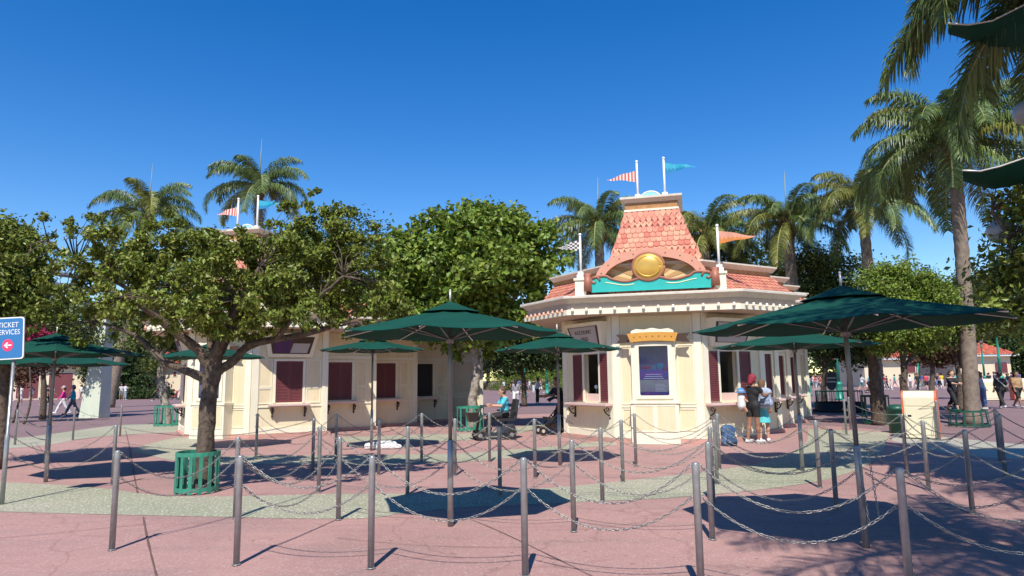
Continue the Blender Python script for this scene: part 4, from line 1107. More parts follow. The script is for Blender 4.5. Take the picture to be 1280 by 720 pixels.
# ------------------------------------------------------------------ foliage
def leaf_cloud(name, centers, radii, n, L, Wd, m_, seed, par=None, up=0.35, droop=0.0, dens=None, clump=0.30, ncl=None, flat=1.0, kind='stuff'):
    rs = np.random.RandomState(seed)
    C = np.array([tuple(c) for c in centers]); Rr = np.array(radii, dtype=float)
    w_ = Rr**2 if dens is None else Rr**2*np.array(dens); w_ = w_/w_.sum()
    # clumps on and under the skin of every blob
    K = ncl or max(30, int(n/110))
    bi = rs.choice(len(C), K, p=w_)
    d = rs.normal(size=(K, 3)); d /= np.linalg.norm(d, axis=1)[:, None]
    rad = Rr[bi]*(0.45+0.55*rs.rand(K)**0.45)
    CC = C[bi]+d*rad[:, None]*np.array([1, 1, flat])
    cs = clump*(0.55+0.9*rs.rand(K))*np.clip(Rr[bi], 0.4, 5.0)
    ci = rs.choice(K, n, p=cs**2/(cs**2).sum())
    P = CC[ci]+rs.normal(size=(n, 3))*cs[ci][:, None]*np.array([0.5, 0.5, 0.36])
    out = d[ci]
    nrm = rs.normal(size=(n, 3))*0.75+out*0.55+np.array([0, 0, up]); nrm /= np.linalg.norm(nrm, axis=1)[:, None]
    ax = rs.normal(size=(n, 3))+out*0.4+np.array([0, 0, -droop]); ax -= nrm*(ax*nrm).sum(1)[:, None]; ax /= np.linalg.norm(ax, axis=1)[:, None]
    sd = np.cross(nrm, ax)
    s = (0.65+0.7*rs.rand(n))[:, None]
    a = P-ax*L*0.5*s; b = P+ax*L*0.5*s - nrm*L*0.12*s
    c1 = P+sd*Wd*0.5*s+nrm*L*0.05*s; c2 = P-sd*Wd*0.5*s+nrm*L*0.05*s
    V = np.stack([a, c1, b, c2], 1).reshape(-1, 3); Fq = np.arange(4*n).reshape(-1, 4)
    me = np_mesh(name, V, Fq, m_)
    o = mk(name, me, par); o['kind'] = kind
    return o, CC
def limb(mb, pts, r0, r1, n=9, wob=0.0, seed=0):
    rnd = random.Random(seed); P = []
    pts = [Vector(p) for p in pts]
    sm = []
    for i in range(len(pts)-1):
        p0 = pts[max(i-1, 0)]; p1 = pts[i]; p2 = pts[i+1]; p3 = pts[min(i+2, len(pts)-1)]
        for k in range(5):
            t = k/5
            sm.append(0.5*((2*p1)+(-p0+p2)*t+(2*p0-5*p1+4*p2-p3)*t*t+(-p0+3*p1-3*p2+p3)*t**3)+Vector((rnd.uniform(-wob, wob), rnd.uniform(-wob, wob), 0)))
    sm.append(pts[-1]); k = len(sm)
    mb.tube(sm, [(r0+(r1-r0)*(i/(k-1))**0.8)*rnd.uniform(0.95, 1.06) for i in range(k)], n)
def twigs(par, origin_pts, CC, n, r, m_, seed):
    rnd = random.Random(seed); mb = MB()
    for i in range(n):
        c = Vector(CC[rnd.randrange(len(CC))]); o_ = min(origin_pts, key=lambda q: (Vector(q)-c).length)
        o_ = Vector(o_); mid = o_.lerp(c, 0.5)+Vector((rnd.uniform(-.15, .15), rnd.uniform(-.15, .15), rnd.uniform(-.05, .2)))
        mb.tube([o_, mid, c], [r, r*0.6, r*0.2], 4)
    o = mb.build('twig', m_, par); o['kind'] = 'stuff'

# the olive green tree in front of the left booth
TY = 10.9; tb_ = g(256, 612)
tree = empty('olive_tree', (0, 0, 0), 0, 'broad olive green tree in the green tree guard, in front of the left booth', 'tree')
m = MB()
def A(x, y, dy=0.0): return at(x, y, TY+dy)
limb(m, [(tb_.x, TY, -0.02), A(254, 600), A(258, 540), A(262, 490), A(268, 462), A(268, 440)], 0.14, 0.115, 14, 0.006, 1)
m.build('trunk', 'bark', tree)
brs = [([(266, 470, 0), (250, 440, -.1), (215, 412, -.3), (180, 385, -.6), (150, 372, -1.0)], 0.10, 0.035),
       ([(262, 478, 0), (240, 466, .0), (205, 452, .1), (182, 430, .3), (160, 415, .4), (120, 402, .5)], 0.085, 0.022),
       ([(262, 470, 0), (290, 452, .1), (312, 432, .2), (345, 424, .2), (380, 418, .3), (413, 409, .4)], 0.085, 0.04),
       ([(268, 450, 0), (264, 415, .2), (262, 380, .5), (255, 330, .8)], 0.10, 0.04),
       ([(268, 448, 0), (282, 415, -.2), (300, 375, -.4), (325, 335, -.5)], 0.09, 0.035),
       ([(275, 440, 0.1), (300, 400, .8), (345, 360, 1.3), (390, 330, 1.5)], 0.08, 0.03),
       ([(215, 412, -.3), (190, 380, .2), (140, 350, .4), (95, 330, .5), (60, 300, .6)], 0.055, 0.018),
       ([(345, 424, .2), (365, 400, 0), (400, 370, -.3), (430, 345, -.4)], 0.05, 0.02)]
tips = []
for i, (pp, r0, r1) in enumerate(brs):
    m = MB(); P = [A(x, y, dy) for x, y, dy in pp]; limb(m, P, r0, r1, 9, 0.012, i+3); m.build('branch', 'bark' if i != 2 else 'bark', tree); tips += [tuple(q) for q in P[1:]]
bl = [(60, 312, .4, .42), (115, 305, .2, .5), (150, 340, 0, .72), (105, 355, .2, .6), (65, 378, .3, .42), (190, 318, 0, .55), (185, 368, -.5, .72), (240, 322, 0, .6), (235, 350, .3, .8),
      (285, 328, -.3, .62), (290, 365, -.6, .72), (330, 315, .2, .55), (345, 345, 0, .8), (385, 270, .3, .42), (410, 300, .2, .62), (400, 350, .4, .75), (440, 320, .1, .55), (450, 355, .2, .6),
      (420, 390, .2, .5), (340, 390, -.2, .45), (150, 385, .4, .5), (200, 400, .5, .45), (300, 400, .4, .42), (476, 375, .6, .45), (235, 385, -.8, .5), (365, 375, -.8, .5), (120, 400, .8, .4), (455, 395, .6, .4), (250, 345, 1.4, .8), (370, 340, 1.4, .8), (160, 350, 1.3, .75), (485, 345, .8, .4), (30, 305, .3, .25), (45, 285, .4, .2), (100, 275, .2, .25), (145, 282, .3, .3), (205, 280, 0, .28), (385, 252, .3, .25), (430, 266, .2, .25), (60, 285, .3, .25), (30, 330, .3, .3), (468, 300, .3, .25), (352, 272, .2, .2), (485, 320, .4, .25), (480, 395, .4, .38), (508, 385, .5, .3), (430, 408, .2, .3), (60, 395, .5, .35), (95, 415, .6, .3), (270, 400, 1.2, .5), (330, 400, 1.2, .45)]
o, CC = leaf_cloud('crown', [A(x, y, dy) for x, y, dy, r in bl], [r for *_, r in bl], 72000, 0.078, 0.042, 'leaf_olive', 11, tree, up=0.5, droop=0.8, clump=0.185, ncl=600)
twigs(tree, tips, CC, 260, 0.013, 'bark', 4)

def simple_tree(name, label, px, base_y, Yd, blobs, n, L, Wd, leaf, trunk_m, r0, limbs, seed, group=None, ncl=None, clump=0.3, droop=0.2):
    base = at(px, base_y, Yd); base.z = 0
    t = empty(name, (0, 0, 0), 0, label, 'tree', group)
    A_ = lambda x, y, dy=0: at(x, y, Yd+dy)
    tips = []
    if limbs:
        m = MB(); limb(m, [tuple(base)]+[A_(x, y) for x, y in limbs[0]], r0, r0*0.6, 9, r0*0.1, seed); m.build('trunk', trunk_m, t)
        for j, l in enumerate(limbs[1:]):
            m = MB(); P = [A_(*q) for q in l]; limb(m, P, r0*0.5, r0*0.15, 7, r0*0.1, seed+j); m.build('branch', trunk_m, t); tips += [tuple(q) for q in P]
    o, CC = leaf_cloud('crown', [A_(x, y, dy) for x, y, dy, r in blobs], [r for *_, r in blobs], n, L, Wd, leaf, seed, t, up=0.5, droop=droop, clump=clump, ncl=ncl)
    if tips: twigs(t, tips, CC, 90, r0*0.1, trunk_m, seed)
    return t
# bright tree between the booths
simple_tree('orchid_tree', 'bright green tree with big leaves rising between the two booths', 590, 538, 23.2,
    [(590, 292, 0, 1.05), (545, 300, 0, 1.0), (560, 272, 0, .6), (600, 268, 0, .5), (635, 295, 0, 1.0), (600, 320, -.6, 1.5), (665, 320, 0, 1.1), (540, 335, 0, 1.3), (500, 345, 0, 1.1), (490, 385, .3, 1.2), (640, 350, 0, 1.3), (675, 355, 0, .8), (585, 365, -.6, 1.2), (650, 385, 0, .9), (600, 395, .5, 1.2), (700, 355, 0, .35), (520, 310, 0, .8), (495, 300, 0, .35), (535, 270, 0, .4), (600, 425, 1.0, .7), (575, 430, .6, .6), (535, 395, 0.2, 1.1), (675, 395, 1, .7), (640, 415, .6, .6)],
    36000, 0.20, 0.14, 'leaf_bright', 'bark_light', 0.19,
    [[(591, 500), (596, 460), (592, 430)], [(592, 440, 0), (575, 400, .3), (550, 350, 0), (540, 300, 0)], [(593, 440, 0), (620, 400, -.3), (650, 360, 0), (660, 320, 0)], [(592, 435, 0), (592, 380, 0), (590, 300, 0)]], 21, clump=0.36, ncl=380)
# evergreen mass in the background, each crown its own tree
bg = [
 ('tall dark tree behind the left booth, between olive tree and orchid tree', 430, 30, [(430, 330, 0, 2.2), (470, 360, 0, 2.0), (395, 350, 0, 2), (450, 395, 0, 1.8)], 'leaf_dark'),
 ('dense dark tree behind the trunk of the far left birch', 150, 79, [(150, 440, 0, 3.4), (165, 465, 0, 2.8), (135, 462, 0, 2.6), (150, 480, 0, 1.6)], 'leaf_dark'),
 ('dark leafy tree above the far left arcade', 55, 34, [(60, 415, 0, 1.4), (20, 405, 0, 1.5), (100, 415, 0, 1.3), (80, 395, 0, 1.0)], 'leaf_mid'),
 ('olive tree cut by the left edge of the picture', 5, 14, [(-10, 330, 0, .9), (15, 320, 0, .62), (35, 345, 0, .42), (-20, 370, 0, .9), (20, 372, 0, .5), (45, 350, .2, .3), (10, 300, 0, .45)], 'leaf_olive'),
 ('dark tree seen between the booths behind the lamp post', 655, 42, [(640, 425, 0, 2.0), (680, 420, 0, 1.9), (700, 440, 0, 1.0), (610, 440, 0, 1.2), (660, 440, 0, 1.0)], 'leaf_dark'),
 ('mid green tree behind the near booth, right of its tower', 950, 38, [(900, 305, 0, 1.8), (960, 345, 0, 2.0), (1000, 370, 0, 2), (930, 350, 0, 2), (870, 320, 0, 1.3)], 'leaf_mid'),
 ('dark bushy tree under the middle palm', 1030, 34, [(1015, 345, 0, 1.5), (1050, 355, 0, 1.7), (1085, 365, 0, 1.4), (1030, 390, 0, 1.8), (1000, 400, 0, 1.4), (1070, 400, 0, 1.6), (1030, 320, 0, 0.9)], 'leaf_mid'),
 ('dark round tree growing from the round planter', 1063, 28, [(1040, 422, 0, 1.0), (1065, 425, 0, 1.0), (1085, 415, 0, 1.0), (1022, 430, 0, .7), (1060, 400, 0, 1.2)], 'leaf_dark'),
 ('pale green tree with a forked trunk by the litter bin', 1130, 22, [(1110, 365, 0, .9), (1135, 352, 0, .75), (1160, 375, 0, .8), (1150, 405, 0, .9), (1115, 400, 0, .9), (1175, 405, 0, .6), (1095, 395, 0, .6), (1105, 425, 0, .5), (1145, 425, 0, .4), (1125, 335, 0, .35)], 'leaf_bright'),
 ('brownish leafed tree in front of the red roofed hall', 1165, 45, [(1160, 425, 0, 1.2), (1180, 430, 0, 1.2), (1150, 438, 0, 0.9), (1172, 444, 0, .7)], 'brownleaf'),
 ('light green tree left of the far right palm trunk', 1200, 30, [(1200, 375, 0, 1.2), (1225, 370, 0, 1.1), (1190, 400, 0, 1.2), (1235, 395, 0, 1.0), (1255, 360, 0, .9), (1215, 405, 0, .8)], 'leaf_mid'),
 ('dark tree at the right edge beyond the plaza', 1290, 100, [(1282, 445, 0, 2.6), (1300, 430, 0, 3.6), (1292, 468, 0, 2.0)], 'leaf_dark'),
 ('dense tree behind the far hall with red roof', 1110, 112, [(1080, 430, 0, 5.2), (1130, 415, 0, 5.2), (1180, 420, 0, 5.4), (1230, 425, 0, 5.2), (1270, 420, 0, 5.5), (1040, 435, 0, 4.6), (1020, 455, 0, 3)], 'leaf_dark'),
 ('wide dark tree far behind between the booths', 610, 112, [(580, 420, 0, 5.4), (640, 425, 0, 5.4), (700, 425, 0, 5.2), (520, 420, 0, 6), (650, 455, 0, 3.5), (690, 455, 0, 3.5)], 'leaf_mid'),
 ('far tree at the left beyond the monorail pylon', 200, 112, [(215, 435, 0, 5.5), (160, 425, 0, 6), (110, 430, 0, 6.0), (40, 430, 0, 6), (260, 425, 0, 6)], 'leaf_dark'),
]
random.seed(9)
for i, (lb, px, Yd, blobs, lf) in enumerate(bg):
    big = Yd/30
    n = int(2600+2600*len(blobs)*(1.0 if Yd > 20 else 1.3)*0.55)
    Ls = 0.10*max(1.0, big*1.5) if Yd > 15 else 0.11
    simple_tree('broadleaf_tree', lb, px, 500, Yd, blobs, n*2, Ls, Ls*0.5, lf, 'bark', 0.10*max(1, big)+0.05,
        [[(px, 480), (px+random.uniform(-4, 4), 455)], [(px, 460, 0), (blobs[0][0], blobs[0][1], 0)], [(px, 460, 0), (blobs[1][0], blobs[1][1], 0)]], 40+i, group='trees round the plaza', ncl=int(n*2/60), clump=0.34)
# near tree at the right edge
RY = 9.5
simple_tree('broadleaf_tree', 'near tree at the right edge whose leaves hide the globe lamp', 1310, 640, RY,
    [(1262, 250, 0, .30), (1285, 240, 0, .40), (1250, 315, 0, .18), (1275, 330, .3, .42), (1300, 290, .2, .6), (1235, 258, 0, .13), (1262, 378, 0, .38), (1240, 398, 0, .30), (1285, 405, 0, .42), (1300, 370, 0, .6), (1255, 345, .2, .28), (1225, 385, .2, .16), (1335, 330, 0, .9), (1345, 250, .3, .8), (1330, 410, .1, .5), (1385, 330, -.6, .9)],
    15000, 0.10, 0.05, 'leaf_olive', 'bark', 0.13, [[(1305, 520), (1310, 440)], [(1310, 470, 0), (1290, 380, 0), (1262, 300, 0), (1240, 262, 0)], [(1310, 450, 0), (1340, 360, 0), (1330, 280, 0)]], 77, ncl=330, clump=0.5, droop=0.6, group='trees round the plaza')
# birch trunk at the far left and the dark leaning trunks
gb = g(213, 531)
simple_tree('birch_tree', 'birch with white bark standing in the far left tree guard', 209, 531, gb.y, [(205, 425, 0, 1.5), (190, 405, 0, 1.3), (230, 410, 0, 1.3)], 5000, 0.16, 0.09, 'leaf_mid', 'bark_light', 0.20, [[(207, 510), (202, 480), (199, 450)], [(199, 450, 0), (190, 400, 0)], [(199, 450, 0), (225, 400, 0)]], 91)
g2 = g(1097, 531)
simple_tree('broadleaf_tree', 'dark tree leaning left in the dark iron guard behind the litter bin', 1099, 531, g2.y, [(1085, 410, 0, 1.1), (1070, 395, 0, 1.0), (1100, 400, 0, 1.0)], 5000, 0.13, 0.07, 'leaf_dark', 'bark', 0.24, [[(1097, 500), (1092, 460), (1088, 425)], [(1088, 425, 0), (1075, 390, 0)], [(1088, 425, 0), (1105, 390, 0)]], 92, group='trees round the plaza')
# forked pale trunk in front (belongs to the pale tree)
# bougainvillea by the left arcade
for (lb, blobs, Yd, lf) in (('pink flowering bougainvillea above the left umbrella', [(34, 412, 0, .6), (46, 416, 0, .5), (20, 406, 0, .5)], 30, 'bougain'), ('brownish climbing shrub hanging before the dark arcade', [(20, 455, 0, 1.0), (50, 450, 0, 1.0), (75, 448, 0, .8), (10, 470, 0, .7)], 31, 'brownleaf')):
    s_ = empty('climbing_shrub', (0, 0, 0), 0, lb, 'shrub')
    mb = MB(); b_ = at(blobs[0][0], 480, Yd); limb(mb, [(b_.x, b_.y, 0), (b_.x+.2, b_.y, 1.2), tuple(at(blobs[0][0], blobs[0][1], Yd))], 0.06, 0.03, 6); mb.build('stem', 'bark', s_)
    leaf_cloud('foliage', [at(x, y, Yd+d) for x, y, d, r in blobs], [r for *_, r in blobs], 3500, 0.14, 0.09, lf, 5, s_, ncl=80)
def hedge(x0, x1, yb, yt, Yd, label, lf='leaf_dark'):
    a = at(x0, yt, Yd); b = at(x1, yt, Yd); n = max(3, int((b.x-a.x)/0.8))
    h = a.z
    o, _ = leaf_cloud('hedge', [(a.x+(b.x-a.x)*(i+.5)/n, Yd+0.1*(i % 2), h*0.5) for i in range(n)], [max(0.35, h*0.55)]*n, 900*n, 0.16, 0.09, lf, int(x0), None, ncl=n*26)
    del o['kind']; tag(o, label, 'hedge')
hedge(128, 215, 497, 486, 76, 'clipped dark hedge before the cream wall at the far left')
hedge(612, 708, 480, 464, 104, 'clipped green hedge across the plaza between the two booths', 'leaf_bright')

# ------------------------------------------------------------------ queen palms
def palm(base, top, rt, R, nf, label, seed, lf='leaf_palm', spear=False, trunk_vis=True, nl=100, dens=1.0, r_base=None):
    rs = np.random.RandomState(seed); rnd = random.Random(seed)
    t = empty('queen_palm', tuple(base), 0, label, 'palm tree', 'queen palms')
    b = Vector((0, 0, 0)); top = Vector(top)-Vector(base)
    m = MB(); n = 40; pts = []; rr = []
    for i in range(n+1):
        u = i/n; p = b.lerp(top, u); p.x += 0.10*math.sin(u*math.pi)*rt*2; pts.append(p)
        k = (1.15-0.2*u) * (1+0.045*(1 if i % 2 else -1)); k *= 1.0+0.25*max(0, 0.06-u)/0.06
        rr.append(rt*k)
    m.tube(pts, rr, 14); m.build('trunk', 'palm_trunk', t)
    m = MB(); m.lathe(tuple(top), [(rt*0.95, -0.7), (rt*1.25, -0.35), (rt*1.45, 0.0), (rt*1.1, 0.35), (rt*0.5, 0.8), (0.02, 1.1)], 12); m.build('crown_shaft', 'palm_fibre', t)
    # boots: old leaf bases
    m = MB()
    for i in range(16):
        a = i*2.4; z0 = -0.45+0.05*i
        c0 = top+Vector((math.cos(a)*rt*1.0, math.sin(a)*rt*1.0, z0)); c1 = top+Vector((math.cos(a)*rt*2.1, math.sin(a)*rt*2.1, z0+0.5))
        m.tube([c0, c1], [rt*0.28, rt*0.10], 5)
    bo = m.build('leaf_base', 'palm_fibre', t); bo['kind'] = 'stuff'
    V = []; Fq = []; o = 0
    nf = int(nf*1.3)
    for f in range(nf):
        az = f*2.39996+rnd.uniform(-0.3, 0.3); u = (f+0.5)/nf
        el = R_(80)-R_(105)*u**1.1+R_(rnd.uniform(-6, 6))
        Lr = R*rnd.uniform(0.85, 1.08)*(0.85+0.15*u)
        pts = []; p = Vector(top)+Vector((math.cos(az)*rt*0.8, math.sin(az)*rt*0.8, 0.3)); NS = 16
        e = el
        for i in range(NS+1):
            pts.append(Vector(p)); d = Vector((math.cos(az)*math.cos(e), math.sin(az)*math.cos(e), math.sin(e)))
            p = p+d*(Lr/NS); e -= R_(7.2)*(0.5+1.0*i/NS)*(1.0 if el > 0 else 0.7)
        mb = MB(); mb.tube(pts, [0.045*(1-i/NS)+0.006 for i in range(NS+1)], 4)
        frd = mb.build('frond', 'rachis', t)
        Pn = np.array([tuple(q) for q in pts]); N = int(nl*2.0*dens)
        tt = 0.10+0.90*(np.arange(N)+rs.rand(N)*0.5)/N
        idx = np.clip((tt*NS).astype(int), 0, NS-1); fr = (tt*NS-idx)[:, None]; fr = np.clip(fr, 0, 1)
        P0 = Pn[idx]*(1-fr)+Pn[idx+1]*fr; D = Pn[idx+1]-Pn[idx]; D /= np.linalg.norm(D, axis=1)[:, None]
        side = np.cross(D, np.array([0, 0, 1.0])); side /= (np.linalg.norm(side, axis=1)[:, None]+1e-6); upv = np.cross(side, D)
        Vf = []; Ff = []; oo = 0
        for sg in (-1, 1):
            dirn = side*sg*(0.75+0.5*rs.rand(N))[:, None]+upv*(rs.rand(N)*1.1-0.35)[:, None]+D*(0.45+0.3*rs.rand(N))[:, None]
            dirn /= np.linalg.norm(dirn, axis=1)[:, None]
            LL = (0.175*R*(0.35+0.65*np.sin(np.pi*np.clip(tt, 0, 1)**0.8))*(0.8+0.4*rs.rand(N)))[:, None]
            wv = D*0.0125+np.cross(dirn, D)*0.006
            w0 = wv*(R/3.0)
            g0 = np.array([0, 0, -1.0])
            p1 = P0+dirn*LL*0.4+g0*LL*0.06; d2 = dirn*0.82+g0*0.55; p2 = p1+d2*LL*0.40; d3 = dirn*0.42+g0*0.9; p3 = p2+d3*LL*0.42
            Vf.append(np.stack([P0-w0*0.6, P0+w0*0.6, p1+w0, p1-w0, p2+w0*0.9, p2-w0*0.9, p3+w0*0.15, p3-w0*0.15], 1).reshape(-1, 3))
            q = np.array([[0, 1, 2, 3], [3, 2, 4, 5], [5, 4, 6, 7]])
            Ff.append((q[None]+(np.arange(N)*8)[:, None, None]).reshape(-1, 4)+oo); oo += 8*N
        me = np_mesh('leaflets', np.vstack(Vf), np.vstack(Ff), lf if rnd.random() < 0.7 else 'leaf_palm2')
        lo = mk('leaflets', me, frd); lo['kind'] = 'stuff'
    if spear:
        m = MB(); m.tube([top+Vector((0, 0, 0.6)), top+Vector((0.05, 0, R*0.85))], [0.05, 0.008], 5); m.build('spear_leaf', 'rachis', t)
    return t
def palm_px(xt, yt, Yd, rt, R, nf, label, seed, xb=None, **k):
    top = at(xt, yt, Yd)
    bx = top.x if xb is None else at(xb, 500, Yd).x
    palm((bx, Yd, 0), tuple(top), rt, R, nf, label, seed, **k)
palm_px(1192, 190, 22.0, 0.205, 3.8, 26, 'tallest queen palm with ringed grey trunk, its foot in the dark green guard', 1, xb=1213, nl=95)
palm_px(984, 285, 33.0, 0.28, 3.4, 17, 'queen palm with stout mottled trunk just right of the near booth tower', 2, spear=True)
palm_px(1078, 262, 30.0, 0.22, 3.4, 17, 'queen palm between the booth and the tallest palm, fronds hanging low', 3)
palm_px(748, 290, 30.0, 0.22, 3.0, 16, 'queen palm directly left of the booth tower with an old spathe', 4, spear=True)
palm_px(882, 300, 36.0, 0.22, 3.6, 17, 'queen palm just right of the booth tower behind the orange pennant', 5)
palm_px(186, 270, 50.0, 0.30, 4.8, 15, 'queen palm at the left rising above the olive tree', 6, spear=True, xb=136)
palm_px(324, 238, 46.0, 0.28, 4.4, 14, 'taller queen palm behind the left booth flags', 7, spear=True)
palm_px(497, 312, 42.0, 0.22, 2.2, 10, 'small distant queen palm peeping out left of the orchid tree', 8)
palm((9.0, 7.6, 0), (8.2, 8.1, 7.3), 0.18, 3.5, 28, 'near queen palm at the top right corner, its trunk outside the picture', 9, nl=110, lf='leaf_palm')
palm((5.6, -1.9, 0), (3.9, 0.9, 7.2), 0.18, 3.3, 18, 'queen palm behind the viewer whose shadow falls on the pavement at lower right', 10, nl=50)
palm((9.0, 2.6, 0), (7.7, 3.2, 7.6), 0.18, 3.4, 18, 'queen palm right of the viewer shading the pavement', 12, nl=50)

bt = empty('tree_line', (0, 0, 0)) if False else None
rr_ = random.Random(8); cs = []; rs_ = []
for i in range(90):
    x = -230+i*6.3; cs.append((x, 128+rr_.uniform(-4, 4), rr_.uniform(2.5, 6))); rs_.append(rr_.uniform(4.0, 6.0))
tl, _ = leaf_cloud('distant_tree_line', cs, rs_, 90000, 0.9, 0.6, 'leaf_dark', 99, None, clump=0.25, ncl=2600)

# ------------------------------------------------------------------ far buildings, pylon, beam, lamp posts
M['wall_far'] = mat('far_cream_wall', (0.72, 0.60, 0.42), 0.7, var=0.1, scale=0.8)
M['tile'] = mat('red_roof_tile', (0.55, 0.14, 0.07), 0.7, island=0.3, var=0.2, scale=4)
M['pylon'] = mat('pale_green_concrete', (0.60, 0.64, 0.52), 0.8, var=0.1, scale=1.5, bump=0.05, bscale=30)
M['beam'] = mat('grey_beam', (0.36, 0.37, 0.39), 0.7, var=0.15, scale=1.0)
M['shade_dark'] = mat('dark_arcade', (0.05, 0.035, 0.03), 0.9)
def hall(x0, x1, yb, ywall, yridge, Yd, label, wins=(), depth=8.0, rows=5):
    a = at(x0, 480, Yd); b = at(x1, 480, Yd); W_ = b.x-a.x
    zt = at((x0+x1)/2, ywall, Yd).z; zr = at((x0+x1)/2, yridge, Yd).z
    r = empty('plaza_hall', (a.x, Yd, 0), 0, label, 'building')
    m = MB(); m.box(0, W_, 0, depth, 0, zt); m.build('wall', 'wall_far', r)
    m = MB(); m.box(-0.7, W_+0.7, -0.8, 0.1, zt-0.05, zt+0.22); m.build('eave', 'white', r)
    m = MB(); m.box(0.001, W_-0.001, -0.03, -0.001, 0, 0.9); m.build('dado', 'counter', r)
    m = MB(); m.hexa([(-0.6, -0.7, zt+0.225), (W_+0.6, -0.7, zt+0.225), (W_+0.6, depth, zt+0.225), (-0.6, depth, zt+0.225)], [(1.2, depth*0.45, zr+0.4), (W_-1.2, depth*0.45, zr+0.4), (W_-1.2, depth*0.55, zr+0.4), (1.2, depth*0.55, zr+0.4)]); rf = m.build('roof', 'roofbase', r)
    t = MB(); n = int((W_+1.2)/0.36); run = depth*0.45+0.7; rise = zr+0.4-zt-0.22; nr = max(5, int(math.hypot(run, rise)/0.5))
    for j in range(nr):
        u0, u1 = j/nr, (j+1)/nr
        for i in range(n):
            x = -0.6+(W_+1.2)*(i+0.5)/n; lim = 1.8*u0
            if x < -0.6+lim or x > W_+0.6-lim: continue
            P = lambda xx, u, o: (xx, -0.7+run*u-o*0.4, zt+0.23+rise*u+o)
            t.add([P(x-0.16, u0-0.05, 0.05), P(x, u0-0.05, 0.12), P(x+0.16, u0-0.05, 0.05), P(x+0.16, u1, 0.02), P(x, u1, 0.09), P(x-0.16, u1, 0.02)], [(0, 1, 4, 5), (1, 2, 3, 4)])
    o = t.build('roof_tile', 'tile', rf); o['kind'] = 'stuff'
    for (wx0, wx1, wy0, wy1) in wins:
        p0 = at(wx0, wy1, Yd); p1 = at(wx1, wy0, Yd); m = MB()
        m.box(p0.x-a.x-0.08, p1.x-a.x+0.08, -0.06, -0.032, p0.z-0.08, p1.z+0.08); w_ = m.build('window', 'trim', r)
        m = MB(); m.box(p0.x-a.x, p1.x-a.x, -0.10, -0.062, p0.z, p1.z); m.build('shutter', 'maroon', w_)
    return r
hall(1082, 1150, 484, 449, 434, 92, 'cream hall with red tiled roof behind the forked tree by the litter bin', [(1094, 1103, 455, 466), (1131, 1143, 454, 466)])
hall(1196, 1266, 484, 445, 431, 92, 'cream hall with red tiled roof at the far right behind the lamp posts', [(1244, 1258, 453, 466), (1206, 1213, 453, 466)])
hall(170, 262, 499, 457, 440, 82, 'cream hall with red tiled roof seen behind the white birch', [(188, 191, 463, 474), (217, 221, 465, 470)])
hall(-40, 118, 500, 458, 430, 80, 'long cream arcade with dark bays at the far left', [(-20, 10, 466, 498), (20, 50, 466, 498), (60, 92, 466, 498)])
# pylon of the beam
pp = g(121, 522)
r = empty('beam_pylon', (pp.x, pp.y, 0), 0.30, 'pale green tapering concrete pylon carrying the overhead beam at the left', 'pylon'); r.scale = (0.76, 0.76, 1); r.rotation_euler = (0, 0, -0.1)
zt = 5.3
m = MB(); m.hexa([(-0.88, -0.55, 0), (0.52, -0.55, 0), (0.52, 0.55, 0), (-0.88, 0.55, 0)], [(-0.08, -0.4, zt), (0.50, -0.4, zt), (0.50, 0.4, zt), (-0.08, 0.4, zt)]); m.build('shaft', 'pylon', r)
m = MB(); m.box(-0.4, 0.8, -0.6, 0.6, zt, zt+0.4); m.build('capital', 'pylon', r)
p0 = at(-80, 379, 31); p1 = at(140, 396, 39)
m = MB(); d = (Vector((p1.x, p1.y, 0))-Vector((p0.x, p0.y, 0))).normalized(); nn = Vector((-d.y, d.x, 0))*0.4
A0 = Vector((p0.x, p0.y, 0))-d*12; B0 = Vector((p1.x, p1.y, 0))+d*0.8
for (z0, z1, k) in ((5.70, 6.15, 1.0), (6.15, 6.25, 1.25), (6.9, 7.05, 1.0), (7.5, 7.62, 1.1)):
    q = MB() ; q.hexa([tuple(A0-nn*k+Vector((0, 0, z0))), tuple(B0-nn*k+Vector((0, 0, z0))), tuple(B0+nn*k+Vector((0, 0, z0))), tuple(A0+nn*k+Vector((0, 0, z0)))], [tuple(A0-nn*k+Vector((0, 0, z1))), tuple(B0-nn*k+Vector((0, 0, z1))), tuple(B0+nn*k+Vector((0, 0, z1))), tuple(A0+nn*k+Vector((0, 0, z1)))])
    if z0 == 5.70: root_b = empty('overhead_beam', (0, 0, 0), 0, 'long grey overhead beam with rails crossing above the far left', 'beam')
    q.build('beam' if z0 < 6 else ('walkway' if z0 < 6.5 else 'rail'), 'beam', root_b)
for i in range(12):
    c = A0.lerp(B0, (i+0.5)/12); q = MB(); q.cyl((c.x, c.y), 0.06, 6.25, 7.5, 6); q.build('stanchion', 'beam', root_b)

def lamp(x, y, s, label, h=4.2, head=True):
    r = empty('lamp_post', (x, y, 0), 0, label, 'lamp post', 'green lamp posts on the plaza'); r.scale = (s, s, s)
    m = MB(); m.lathe((0, 0, 0), [(0.26, 0), (0.26, 0.12), (0.20, 0.16), (0.19, 0.9), (0.22, 0.94), (0.20, 1.0), (0.13, 1.1)], 12); m.build('base', 'lamp_green', r)
    m = MB(); m.lathe((0, 0, 0), [(0.10, 1.1), (0.085, 2.2), (0.11, 2.25), (0.08, 2.32), (0.06, h-0.3), (0.12, h-0.2), (0.05, h)], 10); m.build('shaft', 'lamp_green', r)
    m = MB(); m.lathe((0, 0, h), [(0.12, 0.0), (0.20, 0.35), (0.19, 0.45)], 8); m.build('lantern', 'globe', r)
    m = MB(); m.lathe((0, 0, h), [(0.26, 0.45), (0.20, 0.6), (0.05, 0.75), (0.01, 0.9)], 8); m.build('lantern_roof', 'lamp_green', r)
